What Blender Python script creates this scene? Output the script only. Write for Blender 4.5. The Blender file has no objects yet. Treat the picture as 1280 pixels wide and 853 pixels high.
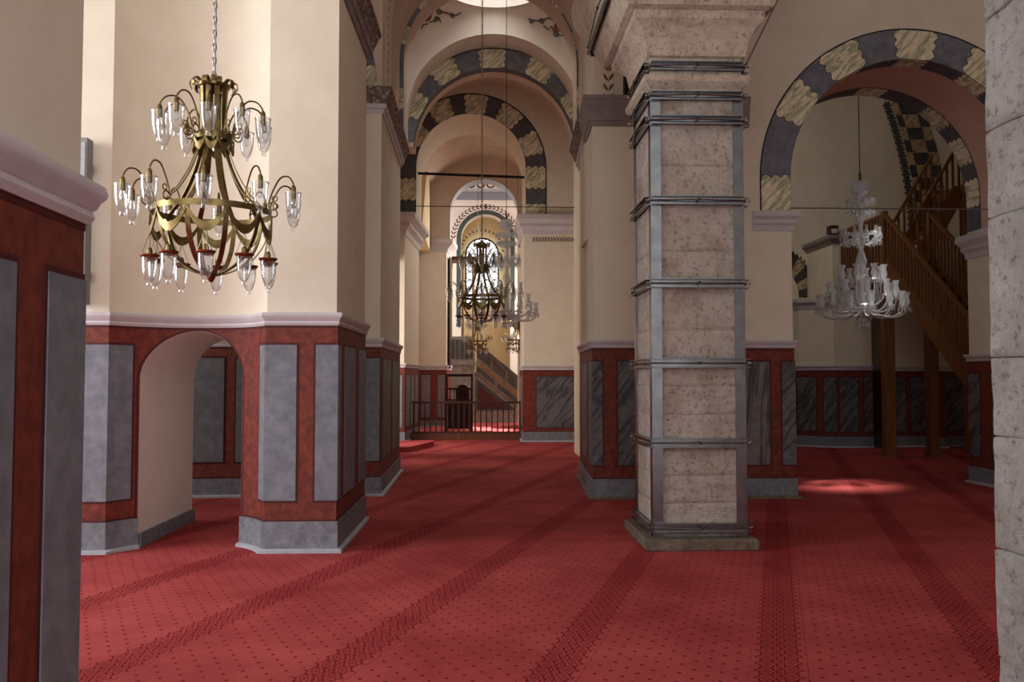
import bpy, bmesh, math, random
from mathutils import Vector, Matrix, noise
from mathutils.bvhtree import BVHTree
random.seed(7)
PI = math.pi
S = bpy.context.scene
COL = S.collection

# ------------------------------------------------------------------ camera, world, light, exposure
F = 1080.0; EYE = Vector((0, 0, 1.6))
PITCH = math.atan(45.5 / F); YAW = math.atan(40 / F)
cd = bpy.data.cameras.new('camera'); cam = bpy.data.objects.new('camera', cd); COL.objects.link(cam)
cd.sensor_width = 36; cd.lens = F / 1280 * 36; cd.clip_start = 0.05; cd.clip_end = 200
cam.location = EYE; cam.rotation_euler = (PI / 2 + PITCH, 0, -YAW)
S.camera = cam
S.view_settings.view_transform = 'Standard'; S.view_settings.look = 'None'
S.view_settings.gamma = 1; S.view_settings.use_curve_mapping = False
S.view_settings.exposure = -0.1
W = bpy.data.worlds.new('world'); S.world = W; W.use_nodes = True
W.node_tree.nodes['Background'].inputs[0].default_value = (0.97, 0.98, 1.0, 1)
W.node_tree.nodes['Background'].inputs[1].default_value = 2.6

def area(name, loc, target, sx, sy, power, color=(1, 1, 1), spread=180):
    l = bpy.data.lights.new(name, 'AREA'); l.shape = 'RECTANGLE'; l.size = sx; l.size_y = sy
    l.energy = power; l.color = color; l.spread = math.radians(spread)
    o = bpy.data.objects.new(name, l); COL.objects.link(o); o.location = loc
    d = Vector(target) - Vector(loc); o.rotation_euler = d.to_track_quat('-Z', 'Y').to_euler()
    return o
# daylight coming in through the windows of the left aisle
area('left_window_daylight', (-8.1, 5.5, 3.6), (0, 5.0, 1.8), 3.6, 4.2, 500, (0.93, 0.96, 1.0))
# windows in the drum of the small dome
area('dome_window_daylight', (0.27, 16.0, 10.2), (0.27, 16.0, 0), 0.9, 0.9, 52, (1.0, 0.97, 0.92), 110)
# daylight in the apse bays
area('apse_window_daylight', (2.0, 30.4, 6.2), (-1.0, 29.5, 2.0), 1.4, 2.4, 260, (1.0, 0.93, 0.80))
area('sanctuary_window_daylight', (2.3, 25.6, 6.4), (-1, 25.0, 1.5), 1.4, 2.2, 130, (1.0, 0.95, 0.88))
# aisle window beside the middle bay, shining across the nave
area('middle_bay_daylight', (-4.6, 18.6, 2.6), (1.0, 19.4, 0.8), 3.0, 3.0, 330, (1.0, 0.97, 0.93))
area('rear_aisle_daylight', (-7.6, 10.6, 3.0), (-3, 11.2, 1.0), 1.2, 2.0, 90, (0.93, 0.96, 1.0))
# windows of the right-hand side room
area('side_room_daylight', (4.4, 17.4, 7.6), (8.5, 19.5, 4.0), 1.6, 1.6, 48, (1.0, 0.93, 0.86))
def spot(name, loc, target, deg, power, blend=0.4, color=(1, .93, .85), radius=0.05):
    l = bpy.data.lights.new(name, 'SPOT'); l.energy = power; l.spot_size = math.radians(deg); l.spot_blend = blend
    l.color = color; l.shadow_soft_size = radius
    o = bpy.data.objects.new(name, l); COL.objects.link(o); o.location = loc
    o.rotation_euler = (Vector(target) - Vector(loc)).to_track_quat('-Z', 'Y').to_euler()
    return o
spot('sunbeam_side_room', (8.6, 16.0, 8.2), (5.35, 12.75, 0), 11, 9500, 1.0, radius=.3)
area('sunbeam_sanctuary', (1.2, 27.6, 6.3), (0.2, 26.9, 0), 2.2, 0.25, 75, (1, .92, .85), 14)

_R = Vector((math.cos(YAW), -math.sin(YAW), 0))
_FW = Vector((math.sin(YAW) * math.cos(PITCH), math.cos(YAW) * math.cos(PITCH), math.sin(PITCH)))
_U = _R.cross(_FW)
def ray(px, py): return _FW + _R * ((px - 640) / F) - _U * ((py - 426.5) / F)
def at_y(px, py, y):
    d = ray(px, py); p = EYE + d * (y / d.y); return p
def at_x(px, py, x):
    d = ray(px, py); p = EYE + d * (x / d.x); return p
def on_z(px, py, z=0.0):
    d = ray(px, py); return EYE + d * ((z - EYE.z) / d.z)

# ------------------------------------------------------------------ materials
def lin(c):
    return tuple((v / 12.92 if v <= .04045 else ((v + .055) / 1.055) ** 2.4) for v in [k / 255 for k in c]) + (1,)
def new_mat(name):
    m = bpy.data.materials.new(name); m.use_nodes = True
    nt = m.node_tree; b = nt.nodes['Principled BSDF']
    return m, nt, b
def tex_coord(nt, scale=(1, 1, 1), rot=(0, 0, 0)):
    t = nt.nodes.new('ShaderNodeTexCoord'); mp = nt.nodes.new('ShaderNodeMapping')
    g = nt.nodes.new('ShaderNodeNewGeometry')
    mp.inputs['Scale'].default_value = scale; mp.inputs['Rotation'].default_value = rot
    nt.links.new(g.outputs['Position'], mp.inputs['Vector'])
    return mp.outputs['Vector']
def ramp(nt, fac, stops):
    r = nt.nodes.new('ShaderNodeValToRGB')
    while len(r.color_ramp.elements) < len(stops): r.color_ramp.elements.new(0.5)
    for e, (p, c) in zip(r.color_ramp.elements, stops): e.position = p; e.color = c
    nt.links.new(fac, r.inputs[0]); return r.outputs[0]
def noise_tex(nt, vec, scale, detail=5, rough=.6, dist=0):
    n = nt.nodes.new('ShaderNodeTexNoise'); n.inputs['Scale'].default_value = scale
    n.inputs['Detail'].default_value = detail; n.inputs['Roughness'].default_value = rough
    n.inputs['Distortion'].default_value = dist
    nt.links.new(vec, n.inputs['Vector']); return n.outputs[0]
def bump(nt, b, h, strength=.3, dist=.01):
    n = nt.nodes.new('ShaderNodeBump'); n.inputs['Strength'].default_value = strength; n.inputs['Distance'].default_value = dist
    nt.links.new(h, n.inputs['Height']); nt.links.new(n.outputs[0], b.inputs['Normal'])
def mottled(name, c1, c2, scale=6, rough=.8, lo=.35, hi=.65, stretch=(1, 1, 1), bmp=.0, bscale=40, detail=6, c3=None, dist=0, rot=(0,0,0), spec=.3):
    m, nt, b = new_mat(name)
    v = tex_coord(nt, stretch, rot)
    f = noise_tex(nt, v, scale, detail, .62, dist)
    st = [(lo, lin(c1)), (hi, lin(c2))] if c3 is None else [(lo, lin(c1)), ((lo + hi) / 2, lin(c3)), (hi, lin(c2))]
    nt.links.new(ramp(nt, f, st), b.inputs['Base Color'])
    b.inputs['Roughness'].default_value = rough; b.inputs['Specular IOR Level'].default_value = spec
    if bmp: bump(nt, b, noise_tex(nt, v, bscale, 6, .7), bmp, .02)
    return m
def plain(name, c, rough=.6, metal=0, spec=.4):
    m, nt, b = new_mat(name); b.inputs['Base Color'].default_value = lin(c)
    b.inputs['Roughness'].default_value = rough; b.inputs['Metallic'].default_value = metal
    b.inputs['Specular IOR Level'].default_value = spec
    return m
M = {}
M['cream'] = mottled('cream_plaster', (216, 204, 185), (223, 212, 194), 2.5, .85, bmp=.05, bscale=60)
M['cream_yellow'] = mottled('warm_cream_plaster', (226, 205, 165), (234, 214, 176), 2.5, .85)
M['rose'] = mottled('rose_vault_plaster', (196, 158, 140), (206, 170, 152), 2, .85)
M['rose_pale'] = mottled('pale_rose_plaster', (196, 174, 158), (206, 185, 170), 2, .85)
M['vault'] = mottled('pale_vault_plaster', (214, 203, 192), (224, 214, 204), 2, .85)
M['white_plaster'] = mottled('white_plaster', (222, 212, 203), (230, 221, 212), 3, .85)
M['red'] = mottled('oxblood_dado', (92, 36, 28), (124, 56, 43), 14, .62, .36, .66, bmp=.06, bscale=60)
M['maroon'] = plain('maroon_line', (74, 20, 22), .7)
M['slate'] = mottled('slate_panel', (102, 104, 112), (128, 130, 138), 9, .6, .33, .68, c3=(115, 117, 125))
M['plinth'] = mottled('plinth_grey', (100, 101, 109), (130, 131, 139), 14, .6, .33, .68)
M['base_edge'] = mottled('base_edge_grey', (158, 160, 166), (172, 174, 180), 10, .6)
M['moulding'] = mottled('moulding_lilac_grey', (190, 181, 184), (202, 194, 197), 4, .7)
M['moulding_dark'] = mottled('cornice_grey', (128, 114, 112), (146, 132, 130), 4, .75)
M['cornice_blue'] = plain('cornice_blue_grey', (130, 130, 140), .7)
# carved frieze
m, nt, b = new_mat('carved_frieze'); v = tex_coord(nt, (1, 1, 1))
vo = nt.nodes.new('ShaderNodeTexVoronoi'); vo.inputs['Scale'].default_value = 16; nt.links.new(v, vo.inputs['Vector'])
nt.links.new(ramp(nt, vo.outputs[0], [(.1, lin((176, 160, 148))), (.5, lin((104, 84, 74)))]), b.inputs['Base Color'])
b.inputs['Roughness'].default_value = .8; bump(nt, b, vo.outputs[0], .8, .03); M['carved'] = m
def veined(name, base, vein, rot, stretch=(1, 1, 6), scale=2.2, lo=.46, hi=.54, rough=.55):
    m, nt, b = new_mat(name); v0 = tex_coord(nt, (1, 1, 1), rot)
    mp = nt.nodes.new('ShaderNodeMapping'); mp.inputs['Scale'].default_value = stretch; nt.links.new(v0, mp.inputs['Vector'])
    f = noise_tex(nt, mp.outputs[0], scale, 4, .55, .5)
    v2 = tex_coord(nt); f2 = noise_tex(nt, v2, 11, 5)
    c1 = ramp(nt, f2, [(.35, lin(base)), (.65, lin(tuple(min(255, k + 22) for k in base)))])
    mk = ramp(nt, f, [(lo - .06, (0, 0, 0, 1)), ((lo + hi) / 2, (1, 1, 1, 1)), (hi + .06, (0, 0, 0, 1))])
    mx = nt.nodes.new('ShaderNodeMix'); mx.data_type = 'RGBA'
    nt.links.new(mk, mx.inputs[0]); nt.links.new(c1, mx.inputs[6]); mx.inputs[7].default_value = lin(vein)
    nt.links.new(mx.outputs[2], b.inputs['Base Color']); b.inputs['Roughness'].default_value = rough
    return m
M['veined_slate'] = veined('veined_slate_panel', (84, 82, 84), (46, 44, 48), (.75, .75, 0), (.7, .7, 6), 1.3, .485, .515)
M['veined_slate_upright'] = veined('upright_veined_panel', (98, 91, 88), (50, 45, 45), (0, 1.5, 0), (.5, .8, 8), 1.3, .485, .515)
M['medallion'] = veined('cream_marble_medallion', (214, 203, 172), (150, 150, 118), (0, .8, 0), (1.2, 1.2, 6), 1.6, .49, .51, .75)
M['voussoir'] = mottled('dark_slate_voussoir', (98, 100, 110), (124, 125, 133), 7, .75)
M['voussoir_dark'] = mottled('dark_painted_voussoir', (80, 78, 84), (100, 96, 102), 7, .8)
M['ink'] = plain('dark_paint_line', (44, 38, 40), .8)
M['leaf_paint'] = plain('rust_leaf_paint', (128, 72, 40), .8)
M['leaf_dark'] = plain('dark_leaf_paint', (78, 48, 42), .8)
M['scroll_green'] = plain('scroll_paint', (84, 82, 78), .8)
M['rosette_red'] = mottled('red_rosette_paint', (110, 48, 42), (140, 62, 52), 12, .8)
M['tan_paint'] = veined('tan_painted_block', (176, 152, 116), (110, 90, 66), (0, .8, 0), (1.5, 1.5, 6), 1.8, .49, .51)
M['green_paint'] = mottled('dark_green_painted_band', (56, 66, 62), (74, 84, 80), 6, .8)
# rough stone
def stone(name, c1, c2, c3, bs=.9, sc=5, stain=(120, 96, 70)):
    m, nt, b = new_mat(name); v = tex_coord(nt)
    f = noise_tex(nt, v, sc, 8, .68); g = noise_tex(nt, v, 38, 8, .75)
    c = ramp(nt, f, [(.3, lin(c1)), (.5, lin(c2)), (.7, lin(c3))])
    st = noise_tex(nt, tex_coord(nt, (1, 1, 1.3)), 2.3, 4, .6)
    mk = ramp(nt, st, [(.58, (0, 0, 0, 1)), (.74, (.65, .65, .65, 1))])
    mx = nt.nodes.new('ShaderNodeMix'); mx.data_type = 'RGBA'
    nt.links.new(mk, mx.inputs[0]); nt.links.new(c, mx.inputs[6]); mx.inputs[7].default_value = lin(stain)
    pit = ramp(nt, noise_tex(nt, v, 26, 5, .72), [(.34, (.50, .46, .42, 1)), (.47, (1, 1, 1, 1)), (.60, (1, 1, 1, 1)), (.75, (1.12, 1.12, 1.12, 1))])
    mu = nt.nodes.new('ShaderNodeMix'); mu.data_type = 'RGBA'; mu.blend_type = 'MULTIPLY'; mu.inputs[0].default_value = 1
    nt.links.new(mx.outputs[2], mu.inputs[6]); nt.links.new(pit, mu.inputs[7])
    nt.links.new(mu.outputs[2], b.inputs['Base Color']); b.inputs['Roughness'].default_value = .92
    b.inputs['Specular IOR Level'].default_value = .2
    hb = nt.nodes.new('ShaderNodeMath'); hb.operation = 'ADD'; nt.links.new(g, hb.inputs[0]); nt.links.new(noise_tex(nt, v, 14, 6, .7, .6), hb.inputs[1])
    bump(nt, b, hb.outputs[0], bs, .05); return m
M['stone'] = stone('rough_limestone', (192, 175, 163), (220, 205, 194), (234, 222, 213), 1.0, 5, (172, 146, 120))
M['stone_cap'] = stone('capital_stone', (192, 171, 152), (216, 198, 180), (228, 212, 196), .8, 5, (176, 148, 120))
M['stone_near'] = stone('pale_rough_stone', (196, 189, 182), (220, 215, 210), (234, 231, 227), 1.0, 6, (150, 116, 84))
M['stone_base'] = stone('dark_base_stone', (100, 88, 76), (134, 120, 108), (156, 144, 132), .8)
M['mortar'] = plain('pale_mortar', (206, 190, 176), .95)
# metals
m, nt, b = new_mat('galvanised_steel'); v = tex_coord(nt)
nt.links.new(ramp(nt, noise_tex(nt, v, 9, 5), [(.35, lin((124, 125, 127))), (.65, lin((142, 143, 145)))]), b.inputs['Base Color'])
b.inputs['Metallic'].default_value = 1; b.inputs['Roughness'].default_value = .27; M['steel'] = m
M['steel_dark'] = plain('dark_steel', (66, 62, 62), .45, .8)
m, nt, b = new_mat('aged_brass'); v = tex_coord(nt)
nt.links.new(ramp(nt, noise_tex(nt, v, 14, 4), [(.35, lin((104, 88, 56))), (.65, lin((138, 120, 78)))]), b.inputs['Base Color'])
b.inputs['Metallic'].default_value = 1; b.inputs['Roughness'].default_value = .36; M['brass'] = m
M['copper_rim'] = plain('reddish_brass_rim', (120, 62, 36), .4, .8)
M['iron'] = plain('black_iron', (30, 28, 28), .6, .5)
M['chain'] = plain('chain_steel', (150, 150, 152), .4, .9)
M['cord'] = plain('pale_cord', (170, 160, 150), .8)
def glassy(name, white, gl, trans, rough=.05):
    m = bpy.data.materials.new(name); m.use_nodes = True; nt = m.node_tree; nt.nodes.clear()
    out = nt.nodes.new('ShaderNodeOutputMaterial')
    tr = nt.nodes.new('ShaderNodeBsdfTransparent'); go = nt.nodes.new('ShaderNodeBsdfGlossy'); go.inputs['Roughness'].default_value = rough
    tl = nt.nodes.new('ShaderNodeBsdfDiffuse'); tl.inputs[0].default_value = (.9, .92, .94, 1)
    tr.inputs[0].default_value = trans + (1,)
    fr = nt.nodes.new('ShaderNodeLayerWeight'); fr.inputs[0].default_value = gl
    m1 = nt.nodes.new('ShaderNodeMixShader'); m2 = nt.nodes.new('ShaderNodeMixShader')
    nt.links.new(fr.outputs['Facing'], m1.inputs[0]); nt.links.new(tr.outputs[0], m1.inputs[1]); nt.links.new(go.outputs[0], m1.inputs[2])
    m2.inputs[0].default_value = white
    nt.links.new(m1.outputs[0], m2.inputs[1]); nt.links.new(tl.outputs[0], m2.inputs[2])
    nt.links.new(m2.outputs[0], out.inputs[0]); return m
M['glass'] = glassy('clear_lamp_glass', .05, .42, (.93, .94, .95))
M['crystal'] = glassy('cut_crystal', .34, .5, (.90, .91, .92), .12)
def wood(name, c1, c2, rough=.5):
    return mottled(name, c1, c2, 3.0, rough, stretch=(6, 6, .8), dist=.6)
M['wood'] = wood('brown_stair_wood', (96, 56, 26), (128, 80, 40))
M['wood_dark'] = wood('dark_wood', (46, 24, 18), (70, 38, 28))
M['wood_base'] = wood('rail_base_wood', (84, 46, 28), (108, 62, 40))
M['marble'] = mottled('grey_marble', (110, 102, 96), (146, 138, 130), 5, .5, dist=1)
M['marble_dark'] = mottled('dark_marble', (52, 50, 50), (78, 76, 76), 6, .5)
M['marble_tan'] = mottled('tan_marble', (104, 78, 58), (128, 98, 74), 6, .5)
M['door'] = plain('dark_door_brown', (34, 24, 20), .6)
M['speaker'] = plain('speaker_grey', (128, 128, 130), .6)
M['black'] = plain('black_plastic', (26, 25, 25), .5)
m, nt, b = new_mat('bright_window_sky'); b.inputs['Base Color'].default_value = (0.8, .85, .9, 1)
b.inputs['Emission Color'].default_value = (0.93, 0.97, 1.0, 1); b.inputs['Emission Strength'].default_value = 1.3; M['window'] = m

# carpet
def carpet():
    m, nt, b = new_mat('red_prayer_carpet'); N = nt.nodes.new
    def mth(op, a, c=None, d=None):
        n = N('ShaderNodeMath'); n.operation = op
        for i, k in enumerate((a, c, d)):
            if k is None: continue
            if isinstance(k, (int, float)): n.inputs[i].default_value = k
            else: nt.links.new(k, n.inputs[i])
        return n.outputs[0]
    g = N('ShaderNodeNewGeometry'); sp = N('ShaderNodeSeparateXYZ'); nt.links.new(g.outputs['Position'], sp.inputs[0])
    X, Y = sp.outputs[0], sp.outputs[1]
    B = math.atan((973 - 600) / 1080); cb, sb = math.cos(B), math.sin(B)
    s = mth('SUBTRACT', mth('MULTIPLY', X, cb), mth('MULTIPLY', Y, sb))
    t = mth('ADD', mth('MULTIPLY', X, sb), mth('MULTIPLY', Y, cb))
    P = 1.175
    u = mth('SUBTRACT', mth('FLOORED_MODULO', mth('ADD', s, P / 2), P), P / 2)
    au = mth('ABSOLUTE', u)
    stripe = mth('LESS_THAN', au, .135)
    c = .132
    lu = mth('SUBTRACT', mth('FLOORED_MODULO', u, c), c / 2)
    row = mth('GREATER_THAN', u, 0)
    lt = mth('SUBTRACT', mth('FLOORED_MODULO', mth('ADD', t, mth('MULTIPLY', row, .06)), .12), .06)
    r = mth('SQRT', mth('ADD', mth('MULTIPLY', lu, lu), mth('MULTIPLY', lt, lt)))
    th = mth('ARCTAN2', lt, lu)
    rs = mth('ADD', mth('MULTIPLY', mth('COSINE', mth('MULTIPLY', th, 6)), .0095), .0505)
    ring = mth('LESS_THAN', mth('ABSOLUTE', mth('SUBTRACT', r, rs)), .0075)
    ring2 = mth('LESS_THAN', mth('ABSOLUTE', mth('SUBTRACT', r, mth('MULTIPLY', rs, .42))), .0045)
    lt2 = mth('SUBTRACT', mth('FLOORED_MODULO', mth('ADD', t, .03), .06), .03)
    ov = mth('SQRT', mth('ADD', mth('POWER', mth('MULTIPLY', u, 62), 2), mth('POWER', mth('MULTIPLY', lt2, 42), 2)))
    oval = mth('LESS_THAN', mth('ABSOLUTE', mth('SUBTRACT', ov, 1)), .2)
    inner = mth('LESS_THAN', r, .008)
    pat = mth('MULTIPLY', stripe, mth('MAXIMUM', mth('MAXIMUM', ring, ring2), mth('MAXIMUM', oval, inner)))
    def dots(off):
        q = .148
        a = mth('ABSOLUTE', mth('SUBTRACT', mth('FLOORED_MODULO', mth('ADD', u, off), q), q / 2))
        d = mth('ABSOLUTE', mth('SUBTRACT', mth('FLOORED_MODULO', mth('ADD', t, off), q), q / 2))
        dd = mth('ADD', mth('ABSOLUTE', mth('SUBTRACT', a, d)), mth('MULTIPLY', mth('ADD', a, d), .75))
        return mth('LESS_THAN', dd, .0175)
    dot = mth('MULTIPLY', mth('SUBTRACT', 1, mth('LESS_THAN', au, .15)), mth('MAXIMUM', dots(0), dots(.074)))
    # seam lines beside every stripe
    seam = mth('MULTIPLY', mth('LESS_THAN', mth('ABSOLUTE', mth('SUBTRACT', u, .152)), .0025), .5)
    mask = mth('MAXIMUM', mth('MAXIMUM', pat, dot), seam)
    v = tex_coord(nt); n1 = noise_tex(nt, v, 1.1, 6, .62); n2 = noise_tex(nt, v, 60, 3, .7)
    base = ramp(nt, n1, [(.34, lin((142, 54, 55))), (.66, lin((170, 75, 74)))])
    mx = N('ShaderNodeMix'); mx.data_type = 'RGBA'; mx.inputs[7].default_value = lin((106, 12, 20))
    nt.links.new(mth('MULTIPLY', mask, .95), mx.inputs[0]); nt.links.new(base, mx.inputs[6])
    nt.links.new(mx.outputs[2], b.inputs['Base Color'])
    b.inputs['Roughness'].default_value = .95; b.inputs['Specular IOR Level'].default_value = .1
    
    bump(nt, b, n2, .35, .006)
    return m
M['carpet'] = carpet()

# ------------------------------------------------------------------ mesh helpers
class MB:
    def __init__(s): s.v = []; s.f = []; s.mi = []; s.cur = 0
    def vert(s, p): s.v.append(tuple(p)); return len(s.v) - 1
    def face(s, idx): s.f.append(tuple(idx)); s.mi.append(s.cur)
    def quad(s, a, b, c, d): s.face([s.vert(p) for p in (a, b, c, d)])
    def poly(s, pts): s.face([s.vert(p) for p in pts])
    def box(s, x0, x1, y0, y1, z0, z1):
        i = [s.vert(p) for p in ((x0, y0, z0), (x1, y0, z0), (x1, y1, z0), (x0, y1, z0), (x0, y0, z1), (x1, y0, z1), (x1, y1, z1), (x0, y1, z1))]
        for q in ((0, 3, 2, 1), (4, 5, 6, 7), (0, 1, 5, 4), (1, 2, 6, 5), (2, 3, 7, 6), (3, 0, 4, 7)): s.face([i[k] for k in q])
    def prism(s, pts, z0, z1):
        n = len(pts); a = [s.vert((p[0], p[1], z0)) for p in pts]; b = [s.vert((p[0], p[1], z1)) for p in pts]
        for k in range(n): s.face((a[k], a[(k + 1) % n], b[(k + 1) % n], b[k]))
        s.face(a[::-1]); s.face(b)
    def loft(s, loops, caps=True, closed=True):
        L = [[s.vert(p) for p in lp] for lp in loops]; n = len(L[0])
        for a, b in zip(L, L[1:]):
            for k in range(n if closed else n - 1): s.face((a[k], a[(k + 1) % n], b[(k + 1) % n], b[k]))
        if caps: s.face(L[0][::-1]); s.face(L[-1])
    def lathe(s, prof, n=16, c=(0, 0, 0), caps=False):
        s.loft([[(c[0] + r * math.cos(2 * PI * k / n), c[1] + r * math.sin(2 * PI * k / n), c[2] + z) for k in range(n)] for r, z in prof], caps)
    def tube(s, pts, r, n=6):
        pts = [Vector(p) for p in pts]; loops = []; prev = None
        for i, p in enumerate(pts):
            t = (pts[min(i + 1, len(pts) - 1)] - pts[max(i - 1, 0)]).normalized()
            if prev is None:
                a = Vector((0, 0, 1)) if abs(t.z) < .9 else Vector((1, 0, 0)); prev = t.cross(a).normalized()
            nx = (prev - t * prev.dot(t))
            nx = nx.normalized() if nx.length > 1e-5 else t.orthogonal().normalized()
            ny = t.cross(nx); prev = nx; rr = r[i] if isinstance(r, (list, tuple)) else r
            loops.append([p + (nx * math.cos(2 * PI * k / n) + ny * math.sin(2 * PI * k / n)) * rr for k in range(n)])
        s.loft(loops)
    def bar(s, a, b, w, h, up=(0, 0, 1)):
        a, b = Vector(a), Vector(b); t = (b - a).normalized(); sd = t.cross(Vector(up)).normalized(); u = sd.cross(t)
        s.loft([[p + sd * (w / 2 * i) + u * (h / 2 * j) for i, j in ((-1, -1), (1, -1), (1, 1), (-1, 1))] for p in (a, b)])
    def ribbon(s, pts, w, th, side):  # flat strip along pts; side(i) gives the width direction
        loops = []
        pts = [Vector(p) for p in pts]
        for i, p in enumerate(pts):
            t = (pts[min(i + 1, len(pts) - 1)] - pts[max(i - 1, 0)]).normalized(); sd = Vector(side).normalized(); n = t.cross(sd).normalized()
            loops.append([p + sd * w / 2 * a + n * th / 2 * b for a, b in ((-1, -1), (1, -1), (1, 1), (-1, 1))])
        s.loft(loops)
    def build(s, name, mat, parent=None, smooth=False, angle=40):
        me = bpy.data.meshes.new(name); me.from_pydata(s.v, [], s.f)
        mats = mat if isinstance(mat, (list, tuple)) else [mat]
        for k in mats: me.materials.append(M[k])
        for p, k in zip(me.polygons, s.mi): p.material_index = k
        bm = bmesh.new(); bm.from_mesh(me); bmesh.ops.recalc_face_normals(bm, faces=bm.faces); bm.to_mesh(me); bm.free()
        if smooth:
            for p in me.polygons: p.use_smooth = True
            me.set_sharp_from_angle(angle=math.radians(angle))
        me.update()
        o = bpy.data.objects.new(name, me); COL.objects.link(o)
        if parent: o.parent = parent
        return o
def tag(o, label=None, cat=None, group=None, kind=None):
    if label: o['label'] = label
    if cat: o['category'] = cat
    if group: o['group'] = group
    if kind: o['kind'] = kind
    return o
def empty(name, loc=(0, 0, 0), rz=0):
    o = bpy.data.objects.new(name, None); COL.objects.link(o); o.location = loc; o.rotation_euler = (0, 0, rz); o.empty_display_size = .1
    return o
def kids(o): return [c for c in bpy.data.objects if c.parent == o]
def copy_tree(o, parent=None):
    c = o.copy(); COL.objects.link(c); c.parent = parent
    for ch in kids(o): copy_tree(ch, c)
    return c

# sweep of a closed (offset, z) profile along a plan path; the room lies on the right of the direction of travel
def offsets(path):
    out = []; n = len(path)
    for i in range(n):
        ns = []
        for a, b in ((i - 1, i), (i, i + 1)):
            if 0 <= a and b < n:
                d = Vector((path[b][0] - path[a][0], path[b][1] - path[a][1])).normalized(); ns.append(Vector((d.y, -d.x)))
        if len(ns) == 1: out.append(ns[0])
        else:
            m = (ns[0] + ns[1]).normalized(); out.append(m / max(.3, m.dot(ns[0])))
    return out
def sweep(mb, path, prof):
    of = offsets(path)
    mb.loft([[(p[0] + o.x * d, p[1] + o.y * d, z) for d, z in prof] for p, o in zip(path, of)])
def cum(path):
    c = [0]
    for a, b in zip(path, path[1:]): c.append(c[-1] + math.hypot(b[0] - a[0], b[1] - a[1]))
    return c
def proj(path, pt):
    c = cum(path); best = (1e9, 0)
    for i, (a, b) in enumerate(zip(path, path[1:])):
        L = c[i + 1] - c[i]; t = ((pt[0] - a[0]) * (b[0] - a[0]) + (pt[1] - a[1]) * (b[1] - a[1])) / L / L; t = max(0, min(1, t))
        d = math.hypot(a[0] + (b[0] - a[0]) * t - pt[0], a[1] + (b[1] - a[1]) * t - pt[1])
        if d < best[0]: best = (d, c[i] + t * L)
    return best[1]
def sub(path, s0, s1):
    c = cum(path); out = []
    def at(s):
        for i in range(len(path) - 1):
            if s <= c[i + 1] + 1e-9:
                t = (s - c[i]) / (c[i + 1] - c[i]); return (path[i][0] + (path[i + 1][0] - path[i][0]) * t, path[i][1] + (path[i + 1][1] - path[i][1]) * t)
        return path[-1]
    s0 = max(0, s0); s1 = min(c[-1], s1)
    out = [at(s0)] + [path[i] for i in range(len(path)) if s0 + 1e-6 < c[i] < s1 - 1e-6] + [at(s1)]
    return out
def rect(o0, o1, z0, z1): return [(o0, z0), (o1, z0), (o1, z1), (o0, z1)]
def panel(parent, path, a, b, z0, z1, mat='slate', line=.022, off=.012):
    s0, s1 = (a, b) if isinstance(a, (int, float)) else (proj(path, a), proj(path, b))
    mb = MB(); mb.cur = 1
    sweep(mb, sub(path, s0 - line, s1 + line), rect(off - .004, off + .004, z0 - line, z1 + line))
    mb.cur = 0
    sweep(mb, sub(path, s0, s1), rect(off - .004, off + .009, z0, z1))
    return mb.build('dado_panel', [mat, 'maroon'], parent)
def mould_prof(z0, z1, d=.06, o=0.0):
    h = z1 - z0
    return [(o, z0), (o + d * .35, z0), (o + d * .55, z0 + h * .18), (o + d * .45, z0 + h * .34), (o + d * .6, z0 + h * .40), (o + d * .75, z0 + h * .58),
            (o + d * .95, z0 + h * .70), (o + d * 1.0, z0 + h * .82), (o + d * .9, z0 + h), (o, z0 + h)]
def dado(parent, path, zb=.27, zt=2.08, mt=2.20, moulding='moulding', plinth='plinth', edge=.035, edge_mat='base_edge', md=.06):
    mb = MB(); sweep(mb, path, rect(-.01, .012, 0, zt)); mb.build('dado', 'red', parent, True, 30)
    mb = MB(); sweep(mb, path, rect(-.01, .030, 0, zb)); mb.build('plinth', plinth, parent, True, 30)
    mb = MB(); sweep(mb, path, [(-.01, 0), (.07, 0), (.07, edge * .7), (.05, edge), (-.01, edge)]); mb.build('plinth_foot', edge_mat, parent, True, 30)
    mb = MB(); sweep(mb, path, rect(-.01, .016, zb, zb + .018)); mb.build('dado_line', 'maroon', parent)
    mb = MB(); sweep(mb, path, rect(-.01, .016, zt - .022, zt)); mb.build('dado_line', 'maroon', parent)
    mb = MB(); sweep(mb, path, mould_prof(zt, mt, md)); mb.build('dado_moulding', moulding, parent, True, 30)
def cornice(parent, path, z0, z1, d=.15, carved=True, low='moulding_dark', name='cornice'):
    zm = z0 + (z1 - z0) * .36
    mb = MB(); sweep(mb, path, [(-.02, z0), (.02, z0), (.04, z0 + (zm - z0) * .45), (.06, z0 + (zm - z0) * .5), (.07, zm), (-.02, zm)]); c = mb.build(name, low, parent, True, 30)
    mb = MB(); sweep(mb, path, [(-.02, zm), (.07, zm), (d * .9, z1 - .06), (d, z1 - .05), (d, z1), (-.02, z1)]); mb.build('frieze', 'carved' if carved else low, parent, True, 30)
def arch_cols(xc, zc, R, zb, n=28):
    out = []
    for k in range(n + 1):
        a = PI - PI * k / n; out.append((xc + R * math.cos(a), zc + R * math.sin(a)))
    return out
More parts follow.
